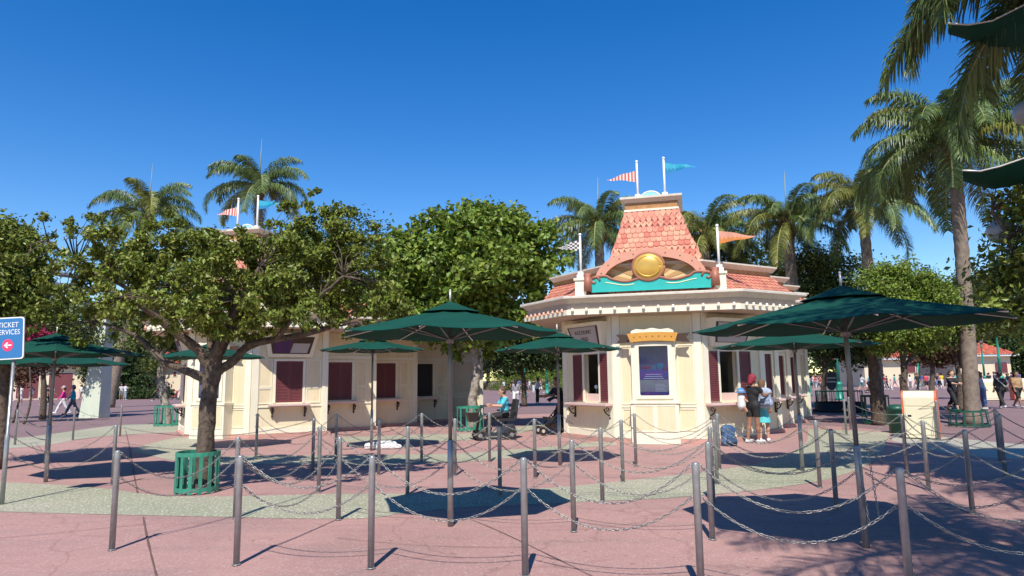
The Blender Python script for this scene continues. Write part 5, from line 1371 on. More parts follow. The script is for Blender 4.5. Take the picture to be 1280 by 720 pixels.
for px, py, s, lb in ((656, 496, 1.0, 'green lamp post in the gap between the two booths'), (684, 492, 1.0, 'green lamp post left of the near booth behind the stroller'), (1011, 495, 1.1, 'green lamp post immediately right of the near booth'), (1050, 500, 1.1, 'green lamp post behind the round planter'), (1062, 480, 1.1, 'farther green lamp post between the planter and the hall'), (1150, 483, 1.0, 'green lamp post in front of the far hall wall'), (1232, 484, 1.2, 'green lamp post above the couple in blue jeans'), (1253, 490, 1.3, 'green lamp post behind the woman in black at right')):
    p = g(px, py); lamp(p.x, p.y, s, lb)
# grey shield shaped board by the planter
p = g(1041, 508); r = empty('shield_board', (p.x, p.y, 0), 0, 'dark grey shield shaped sign board behind the round planter', 'sign'); r.scale = (0.72, 0.72, 0.9)
m = MB(); m.cyl((0, 0), 0.03, 0, 1.3, 8); m.build('post', 'cage_dark', r)
m = MB(); m.prism([(-0.42, 2.0), (0.42, 2.0), (0.42, 1.35), (0.25, 1.02), (0, 0.9), (-0.25, 1.02), (-0.42, 1.35)], -0.04, -0.005, 0, 'y'); b = m.build('board', 'slate', r, fix=True) if 'slate' in M else m.build('board', 'f_dark', r, fix=True)
m = MB(); m.box(-0.34, 0.34, -0.052, -0.041, 1.40, 1.48); m.build('stripe', 'plate', b)
m = MB(); m.box(-0.34, 0.34, -0.052, -0.041, 1.62, 1.70); m.build('stripe', 'plate', b)

# globe lamp mast at the right edge with two green canvas wings
gx, gy = 8.35, 9.2
r = empty('globe_lamp_mast', (gx, gy, 0), 0, 'white globe lamps with green canvas wings cut by the top right edge', 'lamp')
m = MB(); m.cyl((0, 0), 0.06, 0, 7.2, 10); m.build('mast', 'lamp_green', r)
for (px, py) in ((1251, 289), (1284, 141)):
    q = at(px, py, gy+0.8); m = MB(); m.sphere((q.x-gx, q.y-gy, q.z), 0.19, 20, 14); gl_ = m.build('globe', 'globe', r)
    m = MB(); m.tube([(0, 0, q.z-0.1), ((q.x-gx)*0.5, -0.1, q.z-0.42), (q.x-gx, q.y-gy, q.z-0.3), (q.x-gx, q.y-gy, q.z-0.18)], 0.02, 6); m.build('arm', 'lamp_green', r)
def wing(pts_top, pts_bot, Yd, nm):
    m = MB(); n = len(pts_top)
    V = []
    for (a, b) in zip(pts_top, pts_bot):
        A_ = at(*a, Yd-0.5); B_ = at(*b, Yd+0.7)
        for k in range(5):
            t = k/4; P = A_.lerp(B_, t); P.z -= 0.10*math.sin(math.pi*t)*(B_-A_).length; V.append((P.x-gx, P.y-gy, P.z))
    F_ = [(i*5+k, (i+1)*5+k, (i+1)*5+k+1, i*5+k+1) for i in range(n-1) for k in range(4)]
    m.add(V, F_, 0, True)
    m.add([(x, y, z+0.006) for x, y, z in V], [f[::-1] for f in F_], 0, True)
    w_ = m.build('canvas_wing', 'green_cloth', r)
    m = MB(); m.tube([V[i*5] for i in range(n)], 0.012, 5); m.build('edge_rope', 'rib', w_)
wing([(1184, 29), (1210, 31), (1240, 26), (1280, 6), (1330, -20)], [(1184, 30), (1210, 44), (1235, 58), (1280, 66), (1330, 60)], 9.0, 'a')
wing([(1203, 213), (1225, 214), (1250, 208), (1285, 196), (1330, 180)], [(1203, 214), (1218, 226), (1240, 234), (1285, 226), (1330, 215)], 9.0, 'b')

# ------------------------------------------------------------------ people
def surface_nets(f, lo, hi, h):
    lo = np.array(lo); hi = np.array(hi); n = np.ceil((hi-lo)/h).astype(int)+1
    xs = [lo[i]+h*np.arange(n[i]) for i in range(3)]
    X, Y, Z = np.meshgrid(*xs, indexing='ij')
    D = f(X, Y, Z); ins = D < 0
    nx, ny, nz = n-1
    cnt = np.zeros((nx, ny, nz)); acc = np.zeros((nx, ny, nz, 3))
    for ax in range(3):
        for a in (0, 1):
            for b in (0, 1):
                o = [(0, 0), (0, 0), (0, 0)]
                s0 = [None]*3; s1 = [None]*3; oth = [i for i in range(3) if i != ax]; off = {oth[0]: a, oth[1]: b}
                for i in range(3):
                    if i == ax: s0[i] = slice(0, n[i]-1); s1[i] = slice(1, n[i])
                    else: s0[i] = slice(off[i], off[i]+n[i]-1); s1[i] = s0[i]
                d0 = D[tuple(s0)]; d1 = D[tuple(s1)]; cr_ = (d0 < 0) != (d1 < 0)
                t = np.where(cr_, d0/np.where(cr_, d0-d1, 1), 0)
                cnt += cr_
                for i in range(3):
                    acc[..., i] += np.where(cr_, t if i == ax else off[i], 0)
    m_ = cnt > 0; idx = -np.ones((nx, ny, nz), dtype=int); idx[m_] = np.arange(m_.sum())
    I = np.argwhere(m_); V = lo+h*(I+acc[m_]/cnt[m_][:, None])
    Fs = []
    for ax in range(3):
        oth = [(ax+1) % 3, (ax+2) % 3]
        s0 = [slice(1, n[i]-1) for i in range(3)]; s0[ax] = slice(0, n[ax]-1); s1 = list(s0); s1[ax] = slice(1, n[ax])
        a = ins[tuple(s0)]; b = ins[tuple(s1)]; E_ = np.argwhere(a != b)
        if not len(E_): continue
        base = E_.copy()
        for i in oth: base[:, i] += 1
        q = []
        for (u, v) in ((0, 0), (1, 0), (1, 1), (0, 1)):
            c = base.copy(); c[:, oth[0]] -= u; c[:, oth[1]] -= v; q.append(idx[c[:, 0], c[:, 1], c[:, 2]])
        q = np.stack(q, 1); fl = a[tuple(E_.T)]
        q[~fl] = q[~fl][:, ::-1]; Fs.append(q)
    Fq = np.vstack(Fs); ok = (Fq >= 0).all(1)
    return V, Fq[ok]
def smin(a, b, k):
    h = np.clip(0.5+0.5*(b-a)/k, 0, 1); return b*(1-h)+a*h-k*h*(1-h)
def sdf(prims, k=0.03, infl=0.0, clips=()):
    def f(X, Y, Z):
        d = None
        for p0, p1, r0, r1, sq in prims:
            p0 = np.array(p0, dtype=float); p1 = np.array(p1, dtype=float); ba = p1-p0; L2 = (ba**2).sum()+1e-9
            px_, py_, pz_ = X-p0[0], Y-p0[1], Z-p0[2]
            t = np.clip((px_*ba[0]+py_*ba[1]+pz_*ba[2])/L2, 0, 1)
            q = np.sqrt((px_-ba[0]*t)**2+((py_-ba[1]*t)*sq)**2+(pz_-ba[2]*t)**2)-(r0+(r1-r0)*t)-infl
            d = q if d is None else smin(d, q, k)
        for (n_, c_) in clips: d = np.maximum(d, n_[0]*X+n_[1]*Y+n_[2]*Z-c_)
        return d
    return f
def bounds(prims, pad=0.06):
    P = np.array([list(p[0]) for p in prims]+[list(p[1]) for p in prims]); R0 = max(max(p[2], p[3]) for p in prims)+pad
    return P.min(0)-R0, P.max(0)+R0
_hand = {}
def hand_template():
    if 'h' in _hand: return _hand['h']
    pr = [((-0.022, 0, -0.01), (-0.022, 0, -0.07), 0.018, 0.017, 1.3), ((0.0, 0, -0.0), (0.0, 0, -0.075), 0.02, 0.018, 1.3), ((0.022, 0, -0.01), (0.022, 0, -0.07), 0.018, 0.016, 1.3)]
    for i, (x, L) in enumerate(((-0.032, .058), (-0.011, .072), (0.011, .076), (0.032, .066))):
        a = (x, 0, -0.08); b = (x*1.12, -0.012, -0.08-L*0.5); c = (x*1.12, -0.034, -0.08-L*0.92)
        pr += [(a, b, 0.0095, 0.009, 1), (b, c, 0.009, 0.0075, 1)]
    pr += [((0.028, -0.004, -0.02), (0.052, -0.018, -0.055), 0.013, 0.0105, 1), ((0.052, -0.018, -0.055), (0.056, -0.032, -0.085), 0.0105, 0.009, 1)]
    lo, hi = bounds(pr, 0.02); V, Fq = surface_nets(sdf(pr, 0.008), lo, hi, 0.007); _hand['h'] = (V, Fq); return V, Fq
SKIN = {'a': (0.55, 0.30, 0.20), 'b': (0.30, 0.15, 0.09), 'c': (0.62, 0.38, 0.27), 'd': (0.20, 0.10, 0.06)}
_pm = {}
def pmat(c, rough=0.75, var=0.18):
    k = (tuple(c), rough)
    if k not in _pm: _pm[k] = mat('cloth_%d' % len(_pm), c, rough, var=var, scale=14, bump=0.15, bscale=25)
    return _pm[k]
def limbdir(swing, abd, sgn):
    # down vector swung forward (towards -Y) and outwards
    return Vector((math.sin(abd)*sgn, -math.sin(swing)*math.cos(abd), -math.cos(swing)*math.cos(abd)))
def person(x, y, rz, label, H_=1.7, skin='a', top=(0.5, 0.5, 0.5), bottom=(0.1, 0.1, 0.12), hair=(0.03, 0.02, 0.015), shoe=(0.5, 0.5, 0.5),
           legs=((0.25, 0.1), (-0.25, 0.35)), arms=((0.35, 0.15, 0.4), (-0.35, 0.15, 0.3)), hem=0.12, sleeve=0.75, skirt=None, longhair=0, hat=None,
           fat=1.0, lean=0.0, res=0.022, sit=None, head_turn=0.0, head_down=0.0, group='people on the plaza', z0=0.0, topbun=None):
    r = empty('person', (x, y, z0), rz, label, 'person', group); s = H_/1.70; r.scale = (s, s, s)
    pel = Vector((0, 0, 0.94 if sit is None else sit)); up = Vector((0, -math.sin(lean), math.cos(lean)))
    che = pel+up*0.34; nk = pel+up*0.50; hd = nk+Vector((0, -0.015-0.06*head_down, 0.155-0.02*head_down))
    sh = {sg: pel+up*0.46+Vector((sg*0.165*min(1.15, fat**0.5), 0, 0)) for sg in (-1, 1)}
    tor = [((-0.07, 0, pel.z+0.0), (0.07, 0, pel.z), 0.115*fat, 0.115*fat, 1.15), (tuple(pel+up*0.08), tuple(pel+up*0.22), 0.118*fat, 0.125*fat, 1.2),
           (tuple(che+Vector((-0.07, 0, 0))), tuple(che+Vector((0.07, 0, 0))), 0.112*fat**0.6, 0.112*fat**0.6, 1.25),
           (tuple(sh[-1]-Vector((-0.03, 0, 0.02))), tuple(sh[1]-Vector((0.03, 0, 0.02))), 0.062, 0.062, 1.1)]
    nprim = [(tuple(pel+up*0.47), tuple(hd-Vector((0, 0, 0.05))), 0.058, 0.052, 1.0)]
    ct, st_ = math.sin(head_turn), math.cos(head_turn)
    fw = Vector((ct, -st_, -0.35*head_down)).normalized()
    headp = [(tuple(hd+Vector((0, 0, 0.03))), tuple(hd+Vector((0, 0, 0.045))), 0.092, 0.09, 1.0), (tuple(hd+fw*0.02-Vector((0, 0, 0.03))), tuple(hd+fw*0.035-Vector((0, 0, 0.075))), 0.072, 0.045, 1.0),
             (tuple(hd+fw*0.088+Vector((0, 0, 0.01))), tuple(hd+fw*0.104-Vector((0, 0, 0.022))), 0.010, 0.016, 1.0)]
    sd = Vector((st_, ct, 0))
    for sg in (-1, 1): headp.append((tuple(hd+sd*sg*0.088+Vector((0, 0, 0.01))), tuple(hd+sd*sg*0.092-Vector((0, 0, 0.015))), 0.014, 0.012, 1.0))
    armp = []; slv = []; hands = []
    for i, sg in enumerate((-1, 1)):
        sw, ab, bd = arms[i]; d1 = limbdir(sw, ab, sg); el = sh[sg]+d1*0.27
        d2 = limbdir(sw+bd, ab*0.3-(0.35 if bd > 0.9 else 0), sg); wr = el+d2*0.235
        armp += [(tuple(sh[sg]), tuple(el), 0.050*fat**0.5, 0.040*fat**0.4, 1), (tuple(el), tuple(wr), 0.040*fat**0.4, 0.026, 1)]
        if sleeve <= 1: slv.append((tuple(sh[sg]), tuple(sh[sg].lerp(el, sleeve)), 0.052*fat**0.5, 0.05*fat**0.4, 1))
        else: slv += [armp[-2], armp[-1]]
        hands.append((wr, d2, sg))
    legp = []; feet = []
    for i, sg in enumerate((-1, 1)):
        sw, kb = legs[i]; hp = pel+Vector((sg*0.09, 0, -0.02)); d1 = limbdir(sw, 0.03, sg); kn = hp+d1*0.43; d2 = limbdir(sw-kb, 0.0, sg); an = kn+d2*0.41
        legp += [(tuple(hp), tuple(kn), 0.085*fat**0.6, 0.058*fat**0.4, 1), (tuple(kn), tuple(kn.lerp(an, 0.35)), 0.056, 0.056*fat**0.3, 1), (tuple(kn.lerp(an, 0.35)), tuple(an), 0.056*fat**0.3, 0.036, 1)]
        fd = Vector((sg*0.15, -1, -0.25*max(0, -(sw-kb)))).normalized(); fd = (fd+Vector((0, 0, 0.5*(sw-kb) if sw-kb > 0.2 else 0))).normalized()
        feet.append((tuple(an+Vector((0, 0.03, -0.045))), tuple(an+fd*0.15+Vector((0, 0, -0.045))), 0.042, 0.034, 1))
    # bring the lower foot down to the ground
    if sit is None:
        low_ = min(min(f[0][2]-f[2], f[1][2]-f[3]) for f in feet)
        r.location.z = z0-low_*s-0.004
    body = tor+nprim+headp+armp+legp+feet
    lo, hi = bounds(body, 0.04)
    V, Fq = surface_nets(sdf(body, 0.022), lo, hi, res)
    HV, HF = hand_template(); Vs = [V]; Fs = [Fq]; o = len(V)
    for wr, d2, sg in hands:
        z_ = -d2; y_ = Vector((0.2*sg, 1, 0)); y_ = (y_-z_*y_.dot(z_)).normalized(); x_ = y_.cross(z_)
        Mx = np.array([list(x_*(1 if sg < 0 else -1)), list(y_), list(z_)])
        Vs.append(HV@Mx+np.array(wr)); Fs.append((HF if sg < 0 else HF[:, ::-1])+o); o += len(HV)
    me = np_mesh('body', np.vstack(Vs), np.vstack(Fs), pmat(SKIN[skin], 0.55, 0.08), True); mk('body', me, r)
    def cloth(nm, pr, infl, clips, c, k=0.025):
        lo, hi = bounds(pr, infl+0.05); V, Fq = surface_nets(sdf(pr, k, infl, clips), lo, hi, res)
        if len(Fq): return mk(nm, np_mesh(nm, V, Fq, pmat(c), True), r)
    waist = pel.z+0.02
    cloth('shirt', tor+slv, 0.014, [((0, 0, 1), nk.z-0.015), ((0, 0, -1), -(waist-0.06))], top)
    if skirt:
        cloth('skirt', [((0, 0, pel.z+0.06), (0, 0.01, skirt), 0.10*fat, 0.20*fat, 1.1)], 0.016, [((0, 0, -1), -skirt), ((0, 0, 1), pel.z+0.08)], bottom)
    else:
        cloth('trousers', [tor[0]]+legp, 0.016, [((0, 0, 1), pel.z+0.07), ((0, 0, -1), -hem)], bottom)
    fp = [(f[0], f[1], f[2], f[3], 1) for f in feet]
    cloth('shoe', fp, 0.010, [], shoe, 0.01)
    b_ = -fw
    hp_ = [(tuple(hd+Vector((0, 0, 0.05))+b_*0.012), tuple(hd+Vector((0, 0, 0.0))+b_*0.028), 0.098, 0.088, 1)]
    if longhair: hp_.append((tuple(hd+b_*0.05), tuple(hd+b_*0.09-Vector((0, 0, longhair))), 0.075, 0.055, 1))
    if topbun: hp_.append((tuple(hd+Vector((0, 0.03, 0.15))), tuple(hd+Vector((0, 0.04, 0.16))), 0.045, 0.042, 1))
    cl = [((fw.x, fw.y, -0.55), hd.x*fw.x+hd.y*fw.y-0.55*hd.z+0.02)]
    cloth('hair', hp_, 0.008, cl, hair, 0.03)
    if hat:
        hb = [(tuple(hd+Vector((0, 0, 0.075))), tuple(hd+Vector((0, 0, 0.085))), 0.10, 0.095, 1), (tuple(hd+fw*0.09+Vector((0, 0, 0.06))), tuple(hd+fw*0.14+Vector((0, 0, 0.05))), 0.03, 0.02, 1)]
        cloth('hat', hb, 0.012, [((0, 0, -1), -(hd.z+0.04))], hat, 0.03)
    if res < 0.016:
        for sg in (-1, 1):
            m = MB(); m.sphere(tuple(hd+fw*0.083+sd*sg*0.032+Vector((0, 0, 0.02))), 0.011, 8, 6); m.build('eye', 'dark', r)
        m = MB(); m.tube([tuple(hd+fw*0.080+sd*a-Vector((0, 0, 0.052-0.003*abs(a)*10))) for a in (-0.022, 0, 0.022)], 0.006, 5); m.build('mouth', 'scroll', r)
    return r
def pp_(px, py, rz, label, **k):
    p = g(px, py)
    if p.y > 86: p = p*(random.uniform(78, 88)/p.y)
    return person(p.x, p.y, rz, label, **k)
WK = ((0.38, 0.12), (-0.30, 0.38)); WK2 = ((-0.30, 0.35), (0.36, 0.10)); ST = ((0.05, 0.05), (-0.04, 0.04))
NAT = ((0.12, 0.12, 0.2), (0.05, 0.12, 0.2)); SWG = ((-0.3, 0.12, 0.35), (0.35, 0.12, 0.45)); SWG2 = ((0.35, 0.12, 0.45), (-0.3, 0.12, 0.35)); PUSH = ((0.75, 0.05, 0.7), (0.75, 0.05, 0.7)); PH = ((0.5, 0.1, 1.6), (0.1, 0.12, 0.2))
BLK = (0.015, 0.014, 0.016); WHT = (0.72, 0.71, 0.70); JEAN = (0.10, 0.18, 0.36); GRY = (0.22, 0.22, 0.24)
# the two at the right hand window
w1 = pp_(944, 553.5, R_(115), 'woman with red hair in a black outfit at the booth counter holding a baby', H_=1.66, skin='b', top=BLK, bottom=BLK, hair=(0.26, 0.02, 0.04), shoe=WHT, legs=((0.05, 0.03), (-0.12, 0.08)), arms=((0.7, 0.1, 1.0), (0.75, 0.1, 0.9)), hem=0.66, sleeve=0.45, fat=1.05, res=0.013, longhair=0.07, lean=0.05, group='visitors at the booth window')
w2 = pp_(956, 551.5, R_(160), 'girl in a turquoise dress seen from behind at the booth counter', H_=1.52, skin='a', top=(0.10, 0.55, 0.58), bottom=(0.10, 0.55, 0.58), hair=(0.16, 0.08, 0.04), shoe=WHT, legs=ST, arms=NAT, skirt=0.52, sleeve=0.3, longhair=0.12, fat=0.92, res=0.013, group='visitors at the booth window')
def backpack(parent_xy, z, rz, c, label, s=1.0):
    r = empty('backpack', (*parent_xy, z), rz, label, 'backpack'); r.scale = (s, s, s)
    pr = [((-0.08, 0, 0.08), (0.08, 0, 0.08), 0.11, 0.11, 1.15), ((-0.07, 0, 0.34), (0.07, 0, 0.34), 0.10, 0.10, 1.2), ((0, 0, 0.1), (0, 0, 0.3), 0.15, 0.14, 1.3)]
    lo, hi = bounds(pr); V, Fq = surface_nets(sdf(pr, 0.05), lo, hi, 0.016); mk('bag', np_mesh('bag', V, Fq, pmat(c, 0.7, 0.5), True), r)
    pr = [((-0.07, 0.13, 0.08), (0.07, 0.13, 0.08), 0.055, 0.055, 1.0), ((-0.06, 0.13, 0.16), (0.06, 0.13, 0.16), 0.05, 0.05, 1.0)]
    lo, hi = bounds(pr); V, Fq = surface_nets(sdf(pr, 0.03), lo, hi, 0.014); mk('front_pocket', np_mesh('front_pocket', V, Fq, pmat(tuple(v*0.7 for v in c), 0.7, 0.5), True), r)
    for sx in (-0.08, 0.08):
        m = MB(); m.tube([(sx, -0.1, 0.40), (sx, -0.17, 0.36), (sx, -0.17, 0.2), (sx, -0.1, 0.04)], 0.014, 5); m.build('strap', pmat(tuple(v*0.5 for v in c)), r)
    m = MB(); m.tube([(0.03*math.cos(t), -0.05, 0.43+0.03*math.sin(t)) for t in np.linspace(0, math.pi, 7)], 0.008, 5); m.build('handle', pmat(tuple(v*0.5 for v in c)), r)
    return r
wp = w2.location; d_ = Vector((0.10, -0.20))
backpack((wp.x-0.07+0.06, wp.y-0.20), 0.88, R_(160)+math.pi+0.0, (0.42, 0.50, 0.66), 'pale blue grey backpack worn by the girl in turquoise', 1.05).rotation_euler = (0, 0, R_(160))
q = g(912, 557); backpack((q.x, q.y), 0.0, R_(200), (0.05, 0.12, 0.25), 'patterned navy backpack standing on the ground by the red haired woman', 1.1).rotation_euler = (R_(8), 0, R_(190))
# baby in the carrier
bb = empty('baby', (w1.location.x-0.27, w1.location.y+0.05, 0.92), R_(115), 'baby with a rainbow sun hat held in front of the red haired woman', 'baby')
pr = [((0, 0, 0), (0, 0, 0.2), 0.09, 0.08, 1), ((0, 0, 0.30), (0, 0, 0.32), 0.075, 0.07, 1), ((-0.06, 0, -0.02), (-0.09, -0.08, -0.14), 0.045, 0.03, 1), ((0.06, 0, -0.02), (0.09, -0.08, -0.14), 0.045, 0.03, 1), ((-0.07, 0, 0.18), (-0.13, -0.08, 0.10), 0.03, 0.022, 1), ((0.07, 0, 0.18), (0.13, -0.08, 0.10), 0.03, 0.022, 1)]
lo, hi = bounds(pr); V, Fq = surface_nets(sdf(pr, 0.02), lo, hi, 0.012); mk('body', np_mesh('body', V, Fq, pmat(SKIN['a'], 0.55, 0.08), True), bb)
V, Fq = surface_nets(sdf(pr[:1], 0.02, 0.015), lo, hi, 0.012); mk('shirt', np_mesh('shirt', V, Fq, pmat(WHT), True), bb)
M['hat_blue'] = mat('hat_blue', (0.05, 0.25, 0.55), 0.7); M['hat_rb'] = mat('hat_rainbow', (0.7, 0.2, 0.3), 0.7, col2=(0.1, 0.5, 0.5), scale=22)
m = MB(); m.lathe((0, 0, 0.35), [(0.14, -0.03), (0.145, -0.02), (0.09, 0.0), (0.085, 0.05), (0.05, 0.085), (0.005, 0.095)], 14); m.build('sun_hat', 'hat_blue', bb)
m = MB(); m.lathe((0, 0, 0.35), [(0.093, 0.0), (0.091, 0.03)], 14); m.build('hat_band', 'hat_rb', bb)
# person on a mobility scooter
sc_ = g(618, 549); SR = R_(-75)
scr = empty('mobility_scooter', (sc_.x, sc_.y, 0), SR, 'black mobility scooter parked in the aisle between the booths', 'mobility scooter')
def b_(name, fn, m_='dark', par=scr): mm_ = MB(); fn(mm_); return mm_.build(name, m_, par)
M['scoot'] = mat('black_scooter_plastic', (0.025, 0.025, 0.03), 0.35)
b_('deck', lambda m: (m.hexa([(-0.22, -0.60, 0.10), (0.22, -0.60, 0.10), (0.25, 0.55, 0.10), (-0.25, 0.55, 0.10)], [(-0.20, -0.58, 0.17), (0.20, -0.58, 0.17), (0.24, 0.52, 0.17), (-0.24, 0.52, 0.17)])), 'scoot')
b_('rear_housing', lambda m: m.hexa([(-0.26, 0.12, 0.17), (0.26, 0.12, 0.17), (0.26, 0.60, 0.17), (-0.26, 0.60, 0.17)], [(-0.18, 0.2, 0.42), (0.18, 0.2, 0.42), (0.20, 0.52, 0.42), (-0.20, 0.52, 0.42)]), 'scoot')
b_('seat_post', lambda m: m.cyl((0, 0.33), 0.04, 0.40, 0.52, 8), 'scoot')
b_('seat', lambda m: m.hexa([(-0.24, 0.08, 0.50), (0.24, 0.08, 0.50), (0.24, 0.55, 0.50), (-0.24, 0.55, 0.50)], [(-0.25, 0.06, 0.58), (0.25, 0.06, 0.58), (0.25, 0.56, 0.58), (-0.25, 0.56, 0.58)]), 'scoot')
b_('backrest', lambda m: m.hexa([(-0.23, 0.50, 0.58), (0.23, 0.50, 0.58), (0.23, 0.60, 0.58), (-0.23, 0.60, 0.58)], [(-0.21, 0.60, 1.10), (0.21, 0.60, 1.10), (0.21, 0.68, 1.08), (-0.21, 0.68, 1.08)]), 'scoot')
for sx in (-1, 1): b_('armrest', lambda m: m.box(sx*0.28-0.035, sx*0.28+0.035, 0.15, 0.55, 0.76, 0.80), 'scoot')
b_('tiller', lambda m: m.tube([(0, -0.52, 0.15), (0, -0.38, 0.90)], [0.045, 0.03], 8), 'scoot')
b_('handlebar', lambda m: m.tube([(-0.24, -0.28, 0.92), (-0.1, -0.38, 0.93), (0.1, -0.38, 0.93), (0.24, -0.28, 0.92)], 0.018, 6), 'scoot')
b_('basket', lambda m: m.hexa([(-0.16, -0.74, 0.50), (0.16, -0.74, 0.50), (0.16, -0.50, 0.50), (-0.16, -0.50, 0.50)], [(-0.19, -0.78, 0.74), (0.19, -0.78, 0.74), (0.19, -0.48, 0.74), (-0.19, -0.48, 0.74)]), 'iron')
for (x_, y_) in ((-0.24, -0.46), (0.24, -0.46), (-0.27, 0.42), (0.27, 0.42)):
    mm_ = MB(); mm_.tube([(x_-0.045, y_, 0.13), (x_+0.045, y_, 0.13)], 0.13, 16); wh = mm_.build('wheel', 'iron', scr)
    mm_ = MB(); mm_.tube([(x_-0.048, y_, 0.13), (x_+0.048, y_, 0.13)], 0.06, 10); mm_.build('rim', 'steel', wh)
ox, oy = 0.0, 0.30; c_, s_ = math.cos(SR), math.sin(SR)
person(sc_.x+ox*c_-oy*s_, sc_.y+ox*s_+oy*c_, SR, 'person in a turquoise shirt seated on the black mobility scooter', H_=1.66, skin='a', top=(0.08, 0.50, 0.62), bottom=BLK, hair=(0.10, 0.06, 0.04), shoe=BLK, sit=0.70, legs=((1.45, 1.30), (1.45, 1.35)), arms=((0.55, 0.1, 1.15), (0.6, 0.1, 1.0)), sleeve=0.7, fat=1.12, res=0.014, head_down=0.8, hem=0.0, group='people near the booths')
# pushchairs
def pram(px, py, rz, c, label, s=1.0):
    p = g(px, py); r = empty('pushchair', (p.x, p.y, 0), rz, label, 'pushchair'); r.scale = (s, s, s)
    for sx in (-0.24, 0.24):
        m = MB(); m.tube([(sx, -0.38, 0.12), (sx, 0.10, 0.62), (sx, 0.42, 1.02)], 0.016, 6); m.build('frame_bar', 'iron', r)
        m = MB(); m.tube([(sx, 0.36, 0.12), (sx, 0.0, 0.55)], 0.016, 6); m.build('frame_bar', 'iron', r)
        for y_ in (-0.38, 0.36):
            m = MB(); m.tube([(sx-0.02, y_, 0.12), (sx+0.02, y_, 0.12)], 0.12, 14); w_ = m.build('wheel', 'iron', r)
            m = MB(); m.tube([(sx-0.023, y_, 0.12), (sx+0.023, y_, 0.12)], 0.05, 8); m.build('rim', 'rib', w_)
    m = MB(); m.tube([(-0.24, 0.42, 1.02), (0.24, 0.42, 1.02)], 0.02, 6); m.build('handle', 'iron', r)
    m = MB(); m.hexa([(-0.22, -0.25, 0.42), (0.22, -0.25, 0.42), (0.22, 0.12, 0.38), (-0.22, 0.12, 0.38)], [(-0.22, -0.25, 0.50), (0.22, -0.25, 0.50), (0.22, 0.12, 0.46), (-0.22, 0.12, 0.46)])
    m.hexa([(-0.22, 0.05, 0.46), (0.22, 0.05, 0.46), (0.22, 0.13, 0.44), (-0.22, 0.13, 0.44)], [(-0.20, 0.22, 0.95), (0.20, 0.22, 0.95), (0.20, 0.28, 0.93), (-0.20, 0.28, 0.93)]); m.build('seat', pmat(c), r)['kind'] = 'stuff'
    m = MB(); n = 8; V = []
    for i in range(n+1):
        a = math.pi*0.15+math.pi*0.62*i/n
        for sx in (-0.23, -0.12, 0, 0.12, 0.23): V.append((sx, 0.05-0.30*math.cos(math.pi-a)*1.0, 0.75+0.32*math.sin(a)-0.25*sx*sx*4))
    m.add(V, [(i*5+k, i*5+k+1, (i+1)*5+k+1, (i+1)*5+k) for i in range(n) for k in range(4)], 0, True); m.build('hood', pmat(c), r)
    m = MB(); m.box(-0.2, 0.2, -0.2, 0.25, 0.20, 0.32); m.build('basket', 'iron', r)
    return r
pram(692, 543, R_(-75), BLK, 'black pushchair in the shade at the left wall of the near booth', 1.05)
pp_(705, 541, R_(-70), 'person in black bending over the black pushchair beside the near booth', top=BLK, bottom=BLK, skin='b', arms=PUSH, legs=((0.1, 0.05), (-0.25, 0.15)), lean=0.45, res=0.018, group='people near the booths')
pp_(672, 505, R_(100), 'person in a white top by the small green railing between the booths', top=WHT, bottom=BLK, skin='b', hair=BLK, arms=PH, legs=ST, group='people near the booths', lean=0.1)
pp_(645, 510, R_(170), 'woman with long black hair, patterned grey top and white trousers between the booths', H_=1.68, top=(0.30, 0.29, 0.32), bottom=(0.78, 0.78, 0.78), hair=BLK, longhair=0.30, arms=NAT, legs=WK, sleeve=1.2, shoe=WHT, res=0.018, group='people near the booths')
# left side
pp_(25, 506, R_(-20), 'man in a white shirt and white shorts at the far left', top=WHT, bottom=WHT, skin='b', hair=BLK, arms=NAT, legs=ST, hem=0.5)
pp_(57, 507, R_(160), 'person dressed in black walking left of the pink and teal pair', top=BLK, bottom=BLK, skin='a', hair=(0.1, 0.06, 0.03), arms=SWG, legs=WK)
pp_(63, 506, R_(150), 'person in dark clothes and white cap beside the one in black at the far left', top=(0.04, 0.04, 0.05), bottom=BLK, skin='c', hair=BLK, hat=WHT, arms=SWG2, legs=WK2, H_=1.65)
pp_(78, 517, R_(-60), 'walker in a bright pink jacket and white trousers with a hat', top=(0.75, 0.03, 0.30), bottom=WHT, skin='a', hat=(0.5, 0.4, 0.4), sleeve=1.2, arms=SWG, legs=((0.5, 0.1), (-0.35, 0.3)), shoe=WHT, H_=1.62)
pp_(90, 519, R_(-60), 'walker in a teal blue jacket and grey trousers beside the pink jacket', top=(0.0, 0.30, 0.42), bottom=(0.12, 0.12, 0.15), skin='a', hat=GRY, sleeve=1.2, arms=SWG2, legs=((0.45, 0.1), (-0.35, 0.3)), shoe=BLK, H_=1.65, fat=1.15)
pp_(101, 499, R_(200), 'person in white carrying a bag left of the pale green pylon', top=WHT, bottom=(0.4, 0.38, 0.36), skin='a', hair=BLK, arms=NAT, legs=WK)
pp_(151, 500, R_(10), 'person in a white shirt and grey shorts alone on the mauve plaza', top=(0.5, 0.5, 0.5), bottom=GRY, skin='b', hair=BLK, arms=PH, legs=ST, hem=0.5)
pp_(156, 500, R_(150), 'second person in white standing close behind the one with grey shorts', top=WHT, bottom=(0.3, 0.35, 0.36), skin='a', hair=BLK, arms=PH, legs=ST)
pp_(197, 502, R_(-80), 'person in dark brown stepping out from behind the white birch', top=(0.08, 0.05, 0.04), bottom=(0.05, 0.05, 0.05), skin='b', hair=BLK, arms=SWG, legs=((0.6, 0.1), (-0.4, 0.3)))
pp_(210, 499, R_(-90), 'person in black pushing a pushchair right of the white birch', top=BLK, bottom=BLK, skin='b', hair=BLK, arms=PUSH, legs=WK)
